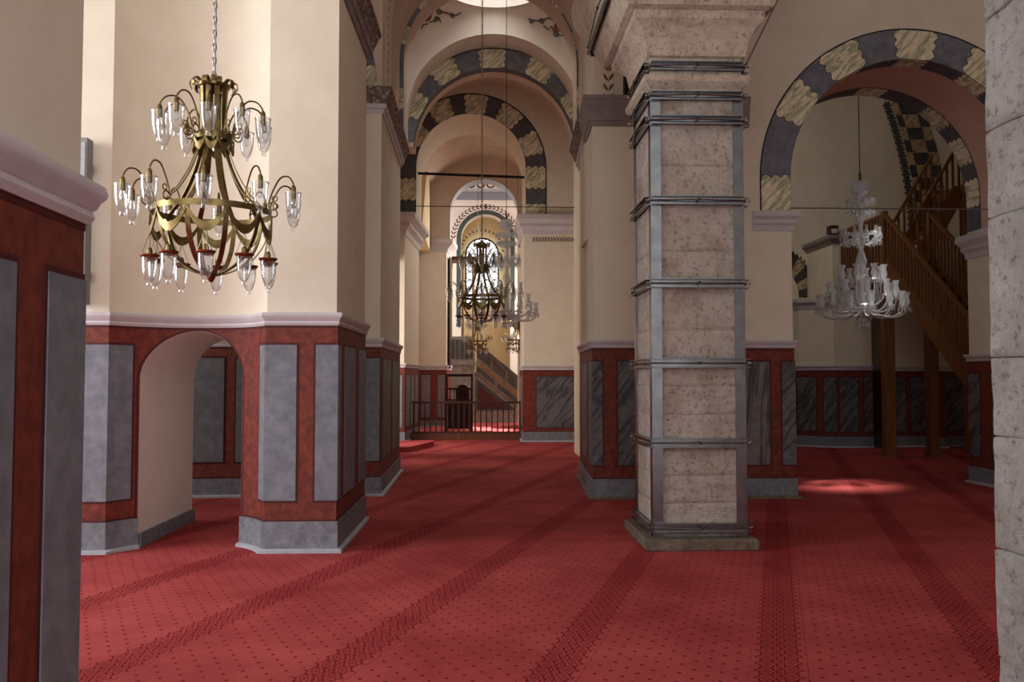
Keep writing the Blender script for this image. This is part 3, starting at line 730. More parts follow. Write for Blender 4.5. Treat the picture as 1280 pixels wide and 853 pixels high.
o = mb.build('painted_chevron_band', 'leaf_dark', w8); o['kind'] = 'stuff'
p8l = [(-4.0, 21.5), (-1.88, 21.5), (-1.72, 24.2), (-2.3, 24.2)]
mb = MB(); mb.prism(p8l + [(-4.0, 24.2)], 0, 5.67); mb.build('pier_left', 'cream', w8)
dado(w8, p8l, .25, 1.84, 1.95)
panel(w8, p8l, (-2.3, 21.5), (-1.92, 21.5), .36, 1.66)
for a, b in ((21.75, 22.4), (22.6, 23.2), (23.4, 24.0)):
    panel(w8, p8l, (-1.88 + .16 * (a - 21.5) / 2.7, a), (-1.88 + .16 * (b - 21.5) / 2.7, b), .36, 1.66, 'slate')
mb = MB(); sweep(mb, p8l[:3], [(-.02, 5.15), (.02, 5.15), (.05, 5.28), (.15, 5.38), (.14, 5.45), (.29, 5.56), (.29, 5.68), (-.02, 5.68)]); mb.build('cornice', 'moulding', w8, True, 30)
mb = MB(); mb.tube([(A3X - A3R + .01, 21.9, 6.80), (A3X + A3R - .01, 21.9, 6.72)], .035, 8); o = mb.build('tie_rod', 'iron'); tag(o, 'thick black tie rod across the sanctuary arch', 'tie rod')

# ---- bay beyond the railing, cross wall with the far arch
w9 = empty('wall_back_apse'); structure(w9, 'far cream wall with narrow round arch before the apse', 'wall')
A4X, A4Z, A4R = .13, 7.02, 1.13
arch_wall('wall_face', 28.3, 29.0, A4X, A4Z, A4R, -4.0, 4.0, 5.9, 10.2, 'rose_pale', w9)
soffit_band(28.28, 29.0, A4X, A4Z, A4R, 0, PI, 'base_edge', w9, zleg=5.9, name='soffit_plaster')
p9 = [(-4.0, 28.3), (-1.10, 28.3), (-1.0, 29.6), (-1.6, 29.6)]
mb = MB(); mb.prism(p9 + [(-4.0, 29.6)], 0, 6.1); mb.build('pier_left', 'cream', w9)
dado(w9, p9, .2, 1.84, 2.0)
panel(w9, p9, (-1.92, 28.3), (-1.62, 28.3), .3, 1.68); panel(w9, p9, (-1.38, 28.3), (-1.14, 28.3), .3, 1.68)
mb = MB(); sweep(mb, p9[:3], [(-.02, 5.72), (.02, 5.72), (.05, 5.82), (.12, 5.9), (.22, 6.0), (.22, 6.12), (-.02, 6.12)]); mb.build('cornice', 'moulding', w9, True, 30)
mb = MB(); mb.box(1.26, 4.0, 28.3, 29.0, 0, 5.95); mb.build('pier_right', 'cream_yellow', w9)
barrel('vault', 23.4, 28.3, .2, 6.7, 2.2, .3, 'rose_pale', w9)
mb = MB(); mb.box(-2.9, -2.0, 23.4, 28.3, 0, 7.0); mb.box(2.4, 3.0, 23.4, 28.3, 0, 7.0); mb.build('bay_side', 'cream', w9)
# lunette on the left of that bay, with a painted leaf line
lun = [(24.0, 5.7), (28.28, 5.7), (28.28, 7.6), (28.05, 8.2), (27.75, 8.5), (27.3, 8.55), (26.5, 8.1), (25.6, 7.4), (24.8, 6.6), (24.2, 6.0)]
mb = MB(); n = len(lun); i = [mb.vert((-1.62, y, z)) for y, z in lun]; j = [mb.vert((-2.1, y, z)) for y, z in lun]
mb.face(i)
for k in range(n): mb.face((i[k], j[k], j[(k + 1) % n], i[(k + 1) % n]))
mb.build('lunette', 'cream_yellow', w9)
leaf_trail(w9, [(27.95 - .0008 * (k * 1.0) ** 2 * 1.2, 5.75 + .125 * k) for k in range(20)], 'leaf_dark', .16, .5, plane='yz', y=-1.612)
mb = MB(); mb.box(-1.035, -.99, 28.55, 29.4, 1.9, 5.6); mb.build('wood_panelling', 'wood_dark', w9)

# ---- apse wall with leaf arch, niche and window
w10 = empty('wall_back_window'); structure(w10, 'apse wall with grey frieze and round window niche', 'wall')
A5X, A5Z, A5R = .21, 6.84, .93
arch_wall('wall_face', 32.5, 33.1, A5X, A5Z, A5R, -4.0, 4.0, 0, 10.2, 'white_plaster', w10)
ring_face('painted_arch_band', 32.5, A5X, A5Z, A5R, A5R + .17, 0, PI, 'green_paint', w10, zleg=3.5)
mb = MB(); mb.box(-1.2, 1.6, 32.46, 32.5, 8.32, 8.62); mb.build('frieze_band', 'cornice_blue', w10)
mb = MB(); mb.box(-1.2, 1.6, 32.40, 32.5, 8.62, 8.72); mb.build('frieze_cornice', 'base_edge', w10)
for k in range(6):
    mb = MB(); cx = -.72 + k * .37
    for q in range(14):
        a, b2 = 2 * PI * q / 14, 2 * PI * (q + 1) / 14
        mb.quad(*[(cx + r * math.cos(t) * 1.1, 32.485, 8.92 + r * math.sin(t)) for r, t in ((.10, a), (.15, a), (.15, b2), (.10, b2))])
    mb.build('painted_rosette', 'ink', w10)
lt = []
for k in range(26):
    a = PI * k / 25; lt.append((A5X + (A5R + .30) * math.cos(a), A5Z + (A5R + .30) * math.sin(a)))
mid = 13
leaf_trail(w10, lt[:mid + 1], 'leaf_dark', .17, .07, y=32.49); leaf_trail(w10, lt[::-1][:mid + 1], 'leaf_dark', .17, .07, y=32.49)
# concave niche behind
mb = MB(); n = 24; nr = 1.9; lo = []
for z in (0, 7.2):
    lo.append([(A5X + nr * math.cos(PI * k / n), 33.1 + nr * math.sin(PI * k / n), z) for k in range(n + 1)])
for q in range(1, 9):
    e = PI / 2 * q / 8; lo.append([(A5X + nr * math.cos(e) * math.cos(PI * k / n), 33.1 + nr * math.cos(e) * math.sin(PI * k / n), 7.2 + nr * .8 * math.sin(e)) for k in range(n + 1)])
mb.loft(lo, False, False); mb.build('apse_shell', 'cream_yellow', w10, True, 60)
win = empty('window_1'); structure(win, 'bright round-headed apse window with roundel tracery', 'window')
WX, WY, WZ, WR = .08, 34.72, 6.55, .66
pts = [(WX - WR, 4.5)] + [(WX - WR * math.cos(PI * k / 20), WZ + WR * math.sin(PI * k / 20)) for k in range(21)] + [(WX + WR, 4.5)]
mb = MB(); mb.poly([(p[0], WY, p[1]) for p in pts]); mb.poly([(p[0], WY + .03, p[1]) for p in reversed(pts)])
mb.build('pane', 'window', win)
mb = MB(); mb.tube([(p[0], WY - .02, p[1]) for p in pts] + [(pts[0][0], WY - .02, pts[0][1])], .035, 6); mb.build('window_frame', 'iron', win)
tor = MB()
for q in range(16):
    a, b2 = 2 * PI * q / 16, 2 * PI * (q + 1) / 16
    tor.loft([[(r * math.cos(t), y, r * math.sin(t)) for r, y in ((.14, 0), (.165, 0), (.165, .03), (.14, .03))] for t in (a, b2)], False)
first = None
for iz in range(9):
    for ix in range(4):
        x = WX - .495 + .33 * ix; z = 4.7 + .33 * iz
        if z > WZ and math.hypot(x - WX, z - WZ) > WR - .1: continue
        if first is None: first = tor.build('roundel', 'iron', win); o = first
        else: o = first.copy(); COL.objects.link(o)
        o.location = (x, WY - .05, z)
for sgn in (1,):
    leaf_trail(w10, [(WX + .86 * math.cos(PI * k / 16), WZ + .1 + .86 * math.sin(PI * k / 16)) for k in range(17)], 'rosette_red', .1, .06, y=34.5, name='painted_leaf_arch')

# ---- the side room seen through the right arch
w11 = empty('wall_back_side_room'); structure(w11, 'dim far walls of the side room behind the crystal chandelier', 'wall')
p11 = [(4.4, 20.0), (7.45, 19.95), (8.08, 19.45), (8.96, 19.45)]
mb = MB(); mb.prism([(4.4, 20.0), (7.45, 19.95), (8.08, 19.45), (8.08, 21.5), (4.4, 21.5)], 0, 3.41); mb.build('wall_face', 'cream', w11)
mb = MB(); mb.prism([(8.08, 19.45), (8.96, 19.45), (8.96, 21.5), (8.08, 21.5)], 0, 4.85); mb.build('pilaster', 'cream', w11)
dado(w11, p11, .25, 1.76, 1.88)
panel(w11, p11, (6.9, 19.96), (7.25, 19.95), .36, 1.6, 'veined_slate'); panel(w11, p11, (7.4, 19.95), (7.75, 19.7), .36, 1.6, 'veined_slate')
panel(w11, p11, (7.9, 19.6), (8.12, 19.45), .36, 1.6, 'veined_slate'); panel(w11, p11, (8.2, 19.45), (8.62, 19.45), .36, 1.6, 'veined_slate'); panel(w11, p11, (8.76, 19.45), (8.96, 19.45), .36, 1.6, 'veined_slate')
mb = MB(); sweep(mb, p11[:3], [(-.02, 3.2), (.03, 3.2), (.05, 3.28), (.12, 3.34), (.12, 3.42), (-.02, 3.42)]); mb.build('cornice', 'moulding', w11)
mb = MB(); sweep(mb, [(8.08, 21.0), (8.08, 19.45), (8.96, 19.45), (8.96, 21)], [(-.02, 4.66), (.02, 4.66), (.05, 4.72), (.12, 4.78), (.12, 4.86), (-.02, 4.86)]); mb.build('cornice', 'moulding_dark', w11)
mb = MB(); mb.box(3.2, 13.0, 21.0, 21.4, 0, 10); mb.build('upper_wall', 'cream', w11)
# painted chequered quarter arch above the ledge
for k in range(7):
    a0, a1 = PI / 2 * k / 7, PI / 2 * (k + 1) / 7
    c = at_y(968, 372, 20.98)
    mb = MB()
    q = [(c.x + r * math.cos(a), c.z + r * 1.25 * math.sin(a)) for r, a in ((.62, a0), (1.02, a0), (1.02, a1), (.62, a1))]
    mb.loft([[(x, y, z) for x, z in q] for y in (20.985, 21.0)]); mb.build('painted_block', 'marble_dark' if k % 2 == 0 else 'tan_paint', w11)
c = at_y(968, 372, 20.98)
ring_face('painted_border', 21.0, c.x, c.z, 1.04, 1.16, 0, PI / 2, 'moulding', w11)
leaf_trail(w11, [(c.x + 1.10 * math.cos(PI / 2 * k / 16), c.z + 1.22 * math.sin(PI / 2 * k / 16)) for k in range(17)], 'ink', .1, .05, y=20.985)
# tall chequered painted band on the upper wall with a row of painted flowers
rows = 11
def band_pt(py, off): # right-hand curve of the band in the photograph, turned into a place on the wall
    t = (300 - py) / 165.0
    return at_y(1143 - 30 * max(0, t) ** 2 + off, py, 20.98)
for r in range(rows):
    y0, y1 = 128 + r * 15.7, 128 + (r + 1) * 15.7 - .6
    for cidx, (o0, o1) in enumerate(((4, 12), (12, 31), (31, 43))):
        q = [band_pt(y0, o0), band_pt(y0, o1 - .5), band_pt(y1, o1 - .5), band_pt(y1, o0)]
        mb = MB(); mb.loft([[(p.x, y, p.z) for p in q] for y in (20.985, 21.0)])
        mb.build('painted_block', 'marble_dark' if (r + cidx) % 2 else 'tan_paint', w11)
    for h in (.25, .75):
        p = band_pt(y0 + 15.7 * h, -3); mb = MB(); n = 10
        mb.poly([(p.x + .075 * math.cos(2 * PI * k / n), 20.985, p.z + .075 * math.sin(2 * PI * k / n)) for k in range(n)])
        for q in range(6):
            a = q * PI / 3; mb.poly([(p.x + .085 * math.cos(a) + .035 * math.cos(2 * PI * k / 6), 20.98, p.z + .085 * math.sin(a) + .035 * math.sin(2 * PI * k / 6)) for k in range(6)])
        mb.build('painted_flower', 'scroll_green', w11)
# recess, door and further wall in the dark
p12 = [(8.96, 20.5), (9.32, 20.5), (9.32, 19.6), (10.35, 19.6), (10.35, 19.2), (10.5, 19.2), (10.5, 19.8), (13.0, 19.8)]
mb = MB(); mb.prism(p12 + [(13.0, 21.0), (8.96, 21.0)], 0, 4.2); mb.build('inner_wall', 'cream', w11)
dado(w11, p12, .25, 1.74, 1.86)
panel(w11, p12, (9.45, 19.6), (9.8, 19.6), .36, 1.6, 'veined_slate'); panel(w11, p12, (9.92, 19.6), (10.28, 19.6), .36, 1.6, 'veined_slate'); panel(w11, p12, (10.6, 19.8), (11.5, 19.8), .36, 1.6, 'veined_slate')
d1 = empty('door_1', (8.97, 20.3, 0)); structure(d1, 'dark door in the shaded recess of the side room', 'door')
mb = MB(); mb.box(0, .36, 0, .06, 0, 2.25); mb.build('door_leaf', 'door', d1)
mb = MB(); mb.box(-.0, .36, -.04, 0, 2.25, 2.4); mb.box(0, .04, -.04, 0, 0, 2.25); mb.box(.32, .36, -.04, 0, 0, 2.25); mb.build('door_frame', 'wood_dark', d1)
# enclosing walls and ceilings out of sight
en = empty('wall_right_outer'); structure(en, 'outer wall of the right aisle and side room', 'wall')
mb = MB(); mb.box(12.6, 13.0, -3, 21, 0, 10); mb.build('wall_face', 'cream', en)
mb = MB(); mb.box(4.2, 12.6, -3.0, -2.7, 0, 8.6); mb.build('light_block_wall', 'cream', en)  # unseen wall added to hold rear sky light off the near left wall
mb = MB(); mb.box(3.2, 3.6, 13.9, 21.4, 0, 10); mb.build('party_wall', 'cream', en)
ce = empty('ceiling_main'); structure(ce, 'plaster ceiling above the aisles and the nave', 'ceiling')
mb = MB(); mb.box(-8.6, 13.0, -3, 14.9, 8.6, 8.9); mb.build('nave_ceiling', 'cream', ce)
mb = MB(); mb.box(3.2, 13.0, 12.9, 21.4, 9.6, 9.9); mb.build('side_ceiling', 'cream', ce)
mb = MB(); mb.box(-4, 4, 28.9, 36.5, 10.0, 10.2); mb.build('apse_ceiling', 'cream', ce)
# outer wall of the left aisle with tall windows
lw = empty('wall_left_outer'); structure(lw, 'outer wall of the left aisle with a tall window', 'wall')
mb = MB(); mb.box(-8.6, -8.3, -3, 3.7, 0, 8.6); mb.box(-8.6, -8.3, 7.5, 12.6, 0, 8.6); mb.box(-8.6, -8.3, 3.7, 7.5, 0, 1.4); mb.box(-8.6, -8.3, 3.7, 7.5, 5.8, 8.6); mb.build('wall_face', 'cream', lw)
wf = empty('window_2'); structure(wf, 'tall aisle window with white glazing bars', 'window')
mb = MB()
for k in range(5): mb.box(-8.48, -8.42, 3.7 + .95 * k - .03, 3.7 + .95 * k + .03, 1.4, 5.8)
for k in range(6): mb.box(-8.48, -8.42, 3.7, 7.5, 1.4 + .88 * k - .03, 1.4 + .88 * k + .03)
mb.build('window_frame', 'moulding', wf)
for k in range(4):
    for j in range(5):
        mb = MB(); mb.box(-8.455, -8.445, 3.73 + .95 * k, 4.62 + .95 * k, 1.43 + .88 * j, 2.25 + .88 * j); mb.build('pane', 'glass', wf)

# ================================================================== stone columns
def rough_block(x0, x1, y0, y1, z0, z1, amp, nx=6, nz=5, ch=.012):
    """box with chamfered, slightly uneven faces"""
    mb = MB(); per = []
    for i in range(nx): per.append((x0 + (x1 - x0) * i / nx, y0))
    for i in range(nx): per.append((x1, y0 + (y1 - y0) * i / nx))
    for i in range(nx): per.append((x1 - (x1 - x0) * i / nx, y1))
    for i in range(nx): per.append((x0, y1 - (y1 - y0) * i / nx))
    cx, cy = (x0 + x1) / 2, (y0 + y1) / 2; lo = []
    zs = [z0] + [z0 + ch + (z1 - z0 - 2 * ch) * k / nz for k in range(nz + 1)] + [z1]
    for k, z in enumerate(zs):
        ins = ch if k in (0, len(zs) - 1) else 0; lp = []
        for x, y in per:
            d = noise.noise(Vector((x * 6, y * 6, z * 7))) * amp + noise.noise(Vector((x * 21, y * 21, z * 23))) * amp * .5
            px = x - math.copysign(ins, x - cx) if x in (x0, x1) else x; py = y - math.copysign(ins, y - cy) if y in (y0, y1) else y
            lp.append((px + (d if x in (x0, x1) else 0), py + (d if y in (y0, y1) else 0), z))
        lo.append(lp)
    mb.loft(lo); return mb

CX0, CX1, CY0, CY1 = 1.63, 2.50, 8.10, 8.97
col = empty('stone_column', (0, 0, 0)); tag(col, 'square stone column braced with steel angles and tension rods', 'column')
mb = MB()
lo = []
for z, e in ((0, 0), (.015, .012), (.085, .012), (.10, .0)):
    lo.append([(1.53 - e + .01, 7.97 - e + .01, z), (2.575 + e - .01, 7.95 - e + .01, z), (2.58 + e - .01, 9.15, z), (1.53 - e + .01, 9.15, z)])
mb = rough_block(1.53, 2.58, 7.95, 9.15, 0, .105, .012, 10, 2); mb.build('base_slab', 'stone_base', col, True, 40)
mb = MB(); mb.box(CX0 + .012, CX1 - .012, CY0 + .012, CY1 - .012, .1, 4.4); mb.build('mortar_core', 'mortar', col)
zs = [.105, .42, .68, .98, 1.25, 1.52, 1.78, 2.05, 2.40, 2.80, 3.22, 3.62, 3.98, 4.34]
random.seed(3)
for k, (a, b) in enumerate(zip(zs, zs[1:])):
    cut = CX0 + (CX1 - CX0) * random.uniform(.25, .75); cuts = [CX0, cut, CX1] if k % 4 != 1 else [CX0, CX1]
    if k in (4, 8): cuts = [CX0, CX0 + .24, CX0 + .62, CX1]
    for i, (p, q) in enumerate(zip(cuts, cuts[1:])):
        g = .002
        rough_block(p + (g if i else 0), q - (g if i < len(cuts) - 2 else 0), CY0, CY1, a + g, b - g, .010, 7, 6, .004).build('stone_block', 'stone', col, True, 50)
# capital: square sections growing upwards, longer towards the back
def sec(h, z):
    e = h - .435
    return [(CX0 - e, CY0 - e, z), (CX1 + e, CY0 - e, z), (CX1 + e, CY1 + e * 2.2, z), (CX0 - e, CY1 + e * 2.2, z)]
mb = MB(); mb.loft([sec(.437, 4.33), sec(.437, 4.36), sec(.50, 4.42), sec(.51, 4.475), sec(.45, 4.49)]); mb.build('astragal', 'stone_cap', col)
mb = MB(); mb.loft([sec(.44, 4.485), sec(.44, 4.66)]); mb.build('neck', 'stone_cap', col)
mb = MB(); mb.loft([sec(.44, 4.655), sec(.475, 4.67), sec(.50, 4.83), sec(.515, 4.85), sec(.555, 4.92), sec(.615, 4.98), sec(.62, 5.055)]); mb.build('capital', 'stone_cap', col)
mb = MB(); mb.loft([sec(.63, 5.055), sec(.69, 5.075), sec(.74, 5.22), sec(.82, 5.45), sec(.95, 5.75), sec(.98, 6.0)]); mb.build('impost_block', 'stone_cap', col)
mb = MB(); mb.box(1.25, 2.88, 7.75, 9.9, 5.98, 8.6); mb.build('arch_pier', 'cream', col)
# steel corner angles
for sx, sy in ((0, 0), (1, 0), (1, 1), (0, 1)):
    x = CX1 if sx else CX0; y = CY1 if sy else CY0; ox = 1 if sx else -1; oy = 1 if sy else -1; t = .012; w = .10
    P = [(x + ox * t, y + oy * t), (x - ox * (w - t), y + oy * t), (x - ox * (w - t), y), (x, y), (x, y - oy * (w - t)), (x + ox * t, y - oy * (w - t))]
    mb = MB(); mb.prism(P, .105, 4.345); mb.build('corner_angle', 'steel', col)
def steel_band(z, ex=0.0, h=.085, out=.065, back=1.0):
    x0, x1, y0, y1 = CX0 - ex, CX1 + ex, CY0 - ex, CY1 + ex * back
    path = [(x0, y1), (x0, y0), (x1, y0), (x1, y1)]
    mb = MB()
    loop = [(x1, y1), (x0, y1), (x0, y0), (x1, y0)]
    for a, b in zip(loop, loop[1:] + loop[:1]):
        d = Vector((b[0] - a[0], b[1] - a[1])).normalized(); nn = Vector((d.y, -d.x)) * -1
        cxm = ((x0 + x1) / 2, (y0 + y1) / 2)
        if (a[0] - cxm[0] + b[0] - cxm[0]) * nn.x + (a[1] - cxm[1] + b[1] - cxm[1]) * nn.y < 0: nn = -nn
        sub_ = [Vector(a) + d * .0, Vector(b) - d * .0]
        for (o0, o1, q0, q1) in ((.012, .02, z - h / 2, z + h / 2), (.012, out, z + h / 2 - .008, z + h / 2), (.012, out, z - h / 2, z - h / 2 + .008)):
            mb.loft([[(p.x + nn.x * o, p.y + nn.y * o, zz) for o, zz in ((o0, q0), (o1, q0), (o1, q1), (o0, q1))] for p in sub_])
    band = mb.build('steel_band', 'steel', col)
    for a, b in zip(loop, loop[1:] + loop[:1]):
        A, Bv = Vector(a), Vector(b); d = (Bv - A).normalized(); nn = Vector((d.y, -d.x)); cm = Vector(((x0 + x1) / 2, (y0 + y1) / 2))
        if ((A + Bv) / 2 - cm).dot(nn) < 0: nn = -nn
        p = A - d * .05 + nn * .03; q = Bv + d * .05 + nn * .03; m_ = (A + Bv) / 2 + nn * (out + .012)
        r = MB(); r.tube([(p.x, p.y, z), (m_.x, m_.y, z), (q.x, q.y, z)], .007, 6); r.build('tension_rod', 'steel', band)
        r = MB(); r.box(m_.x - .012, m_.x + .012, m_.y - .012, m_.y + .012, z - .012, z + .014); r.build('spreader_nut', 'steel_dark', band)
        for e in (p, q):
            r = MB(); r.lathe([(.001, -.014), (.014, -.010), (.016, 0), (.014, .010), (.001, .014)], 8, (e.x, e.y, z)); r.build('end_nut', 'steel', band, True)
for z in (.195, .985, 1.735, 2.49, 3.28, 4.05, 4.285): steel_band(z)
steel_band(4.57, .006)
steel_band(5.42, .36, .22, .05, 2.2)

for sx in (1,):
    for sy in (0,):
        r = MB(); e = .40
        x0, x1 = (CX0 - .03, CX0 - e) if not sx else (CX1 + .03, CX1 + e); y0, y1 = (CY0 - .03, CY0 - e) if not sy else (CY1 + .03, CY1 + e * 2.1)
        r.tube([(x0, y0, 4.57), (x1, y1, 5.42)], .007, 6); r.build('brace_rod', 'steel_dark', col)
# near column of the same kind, at the right
nc = empty('rough_stone_pier', (0, 0, 0)); tag(nc, 'pale rough stone pier of large weathered blocks, close by, bare of steel', 'pier')
zs = [0, .35, .75, 1.08, 1.42, 1.66, 2.09, 2.36, 2.72, 3.1, 3.6, 4.2, 4.8, 5.4, 6.0, 6.6, 7.2, 7.9, 8.6]
for k, (a, b) in enumerate(zip(zs, zs[1:])):
    s = random.uniform(-.006, .006)
    rough_block(1.575 + s, 2.45, 1.72, 2.605 + s, a + .0015, b - .0015, .016, 20, 12, .004).build('stone_block', 'stone_near', nc, True, 60)
mb = MB(); mb.box(1.60, 2.42, 1.75, 2.58, 0, 8.55); mb.build('mortar_core', 'mortar', nc)

# ================================================================== brass chandelier
def rot_children(base, n, phase=0):
    out = [base]; base.rotation_euler = (0, 0, phase)
    sub_ = kids(base)
    for k in range(1, n):
        c = base.copy(); COL.objects.link(c); c.rotation_euler = (0, 0, phase + 2 * PI * k / n); out.append(c)
        for s_ in sub_:
            d = s_.copy(); COL.objects.link(d); d.parent = c
    return out
NARM = 10
def cup_mesh(c, h=.20, r=.052):
    g = MB(); g.lathe([(r, 0), (r * .98, -h * .12), (r * .95, -h * .35), (r * .82, -h * .58), (r * .56, -h * .78), (r * .30, -h * .86), (r * .24, -h * .90), (r * .36, -h * .945), (r * .30, -h * .99), (.001, -h)], 16, c)
    g.lathe([(r * 1.06, -.004), (r * 1.06, .006), (r * .96, .006), (r * .96, -.004), (r * 1.06, -.004)], 16, c)
    return g
def curve_pts(P, n=5):
    out = []; P = [Vector(p) for p in P]
    for i in range(len(P) - 1):
        p0, p1, p2, p3 = P[max(i - 1, 0)], P[i], P[i + 1], P[min(i + 2, len(P) - 1)]
        for k in range(n):
            t = k / n; out.append(.5 * ((2 * p1) + (p2 - p0) * t + (2 * p0 - 5 * p1 + 4 * p2 - p3) * t * t + (3 * p1 - p0 - 3 * p2 + p3) * t ** 3))
    out.append(P[-1]); return out
def hang_chain(t, chain_len):
    mb = MB(); n = int(chain_len / .052)
    for k in range(n):
        z = 1.50 + .052 * k; lp = []
        for q in range(9):
            a = 2 * PI * q / 8; x, zz = .013 * math.cos(a), .034 * math.sin(a)
            lp.append((x, 0, z + zz) if k % 2 else (0, x, z + zz))
        mb.tube(lp, .0045, 4)
    mb.tube([(.016, .008, 1.48), (.020, .008, 1.50 + chain_len)], .005, 5)
    return mb.build('chain', 'chain', t)
def hang_cord(t, cord):
    mb = MB(); mb.tube([(0, 0, 2.58), (0, 0, 2.58 + cord)], .008, 6); return mb.build('cord', 'iron', t)
def brass_chandelier(chain_len):
    t = empty('brass_chandelier')
    hang_chain(t, chain_len)
    mb = MB(); mb.lathe([(.02, 1.36), (.09, 1.385), (.115, 1.40), (.115, 1.42), (.09, 1.43), (.03, 1.45), (.02, 1.50), (.001, 1.50)], 24); mb.lathe([(.001, .985), (.085, .99), (.085, 1.0), (.001, 1.0)], 20); mb.build('crown', 'brass', t, True)
    P = curve_pts([(.155, 0, 1.385), (.168, 0, 1.405), (.162, 0, 1.435), (.135, 0, 1.445), (.105, 0, 1.42), (.095, 0, 1.36), (.092, 0, 1.2), (.098, 0, 1.03), (.125, 0, .90), (.18, 0, .76), (.27, 0, .61), (.37, 0, .51), (.415, 0, .455),
                    (.41, 0, .37), (.37, 0, .24), (.28, 0, .115), (.16, 0, .04), (.03, 0, 0)], 4)
    mb = MB(); mb.ribbon(P, .036, .007, (0, 1, 0)); r = mb.build('rib', 'brass', t, True, 50); rot_children(r, NARM, PI / NARM)
    def band(r, z0, z1, name):
        mb = MB(); mb.lathe([(r, z0), (r + .005, z0), (r + .005, z1), (r, z1), (r, z0)], 60); return mb.build(name, 'brass', t, True, 40)
    band(.418, .445, .490, 'main_ring'); band(.135, 1.0, 1.055, 'upper_ring')
    def swag(r, z, drop, th, name):
        mb = MB(); lo = []
        for k in range(11):
            s_ = k / 10; a = (s_ - .5) * 2 * PI / NARM; zt = z - drop * math.sin(PI * s_) ** .8; zb = zt - th * (.6 + .6 * math.sin(PI * s_)); r2 = r + .010
            lo.append([(r * math.cos(a), r * math.sin(a), zt), (r2 * math.cos(a), r2 * math.sin(a), zt), (r2 * math.cos(a), r2 * math.sin(a), zb), (r * math.cos(a), r * math.sin(a), zb)])
        mb.loft(lo); o = mb.build(name, 'brass', t, True, 40); rot_children(o, NARM, 0)
    swag(.42, .455, .125, .055, 'swag'); swag(.14, 1.01, .05, .045, 'upper_swag')
    def arm(pts, cup_at, name, phase):
        mb = MB(); mb.tube(curve_pts(pts, 5), .0065, 6)
        x0, z0 = pts[0][0], pts[0][2]
        mb.tube([(x0 + .035 + .03 * math.cos(2 * PI * k / 12), 0, z0 - .01 + .03 * math.sin(2 * PI * k / 12)) for k in range(13)], .006, 5)
        mb.tube([(x0 + .05 + .02 * math.cos(2 * PI * k / 10), 0, z0 + .045 + .02 * math.sin(2 * PI * k / 10)) for k in range(11)], .005, 5)
        a = mb.build(name, 'brass', t, True, 60)
        s_ = MB(); s_.lathe([(.001, .065), (.010, .06), (.018, .045), (.020, .0), (.020, -.035), (.001, -.035)], 10, cup_at); s_.build('lamp_socket', 'brass', a, True)
        b = MB(); b.lathe([(.012, -.035), (.016, -.06), (.020, -.08), (.012, -.1), (.001, -.105)], 8, cup_at); b.build('bulb', 'glass', a, True)
        cup_mesh(cup_at, .215, .056).build('glass_cup', 'glass', a, True, 60)
        rot_children(a, NARM, phase)
    arm([(.42, 0, .52), (.455, 0, .62), (.51, 0, .715), (.57, 0, .725), (.605, 0, .68), (.61, 0, .645)], (.61, 0, .60), 'lamp_arm', 0)
    arm([(.145, 0, 1.06), (.185, 0, 1.20), (.25, 0, 1.285), (.32, 0, 1.285), (.365, 0, 1.24), (.375, 0, 1.20)], (.375, 0, 1.155), 'upper_lamp_arm', 0)
    c = (.425, 0, .115)
    mb = MB()
    for k in range(3):
        a = 2 * PI * k / 3 + .3; mb.tube([(.425, 0, .285), (c[0] + .06 * math.cos(a), .06 * math.sin(a), .118)], .0022, 4)
    h = mb.build('hanging_lamp', 'brass', t)
    s_ = MB(); s_.lathe([(.066, .0), (.068, .010), (.048, -.012), (.046, -.018), (.062, -.004), (.066, .0)], 18, c); s_.build('lamp_rim', 'copper_rim', h, True)
    s_ = MB(); s_.lathe([(.001, .062), (.012, .058), (.020, .04), (.021, -.01), (.001, -.012)], 10, c); s_.build('lamp_socket', 'brass', h, True)
    cup_mesh(c, .215, .054).build('glass_cup', 'glass', h, True, 60)
    rot_children(h, NARM, PI / NARM * .0 + .0)
    mb = MB(); mb.lathe([(.001, -.05), (.018, -.04), (.03, -.01), (.045, .02), (.03, .05), (.001, .05)], 14); mb.build('finial', 'copper_rim', t, True)
    return t
p = at_y(264, 345, 6.4)
ch1 = brass_chandelier(3.9); ch1.location = p; ch1.rotation_euler = (0, 0, math.radians(-73 - 5))
tag(ch1, 'large three-tier brass chandelier with clear glass cups, before the curved niche', 'chandelier', 'brass chandeliers')
def place(src, px, py, y, sc, label, rz=0, top=9.0):
    c = copy_tree(src)
    for k in kids(c):
        if k.name.split('.')[0] in ('chain', 'cord'):
            brass = k.name.startswith('chain'); bpy.data.objects.remove(k)
    z0 = at_y(px, py, y).z
    if brass: hang_chain(c, (top - z0) / sc - 1.5)
    else: hang_cord(c, (top - z0) / sc - 2.58)
    q = at_y(px, py, y); c.location = q; c.scale = (sc, sc, sc); c.rotation_euler = (0, 0, rz); c['label'] = label; return c
place(ch1, 602, 404, 15.25, .98, 'brass chandelier hanging under the small dome, overlapping a crystal one', .3, 10.45)
place(ch1, 597, 440, 27.0, .72, 'small brass chandelier directly above the pulpit platform', .6, 8.85)
place(ch1, 647, 440, 27.4, .80, 'small brass chandelier above the pulpit stair, by the right pilaster', .1, 8.75)

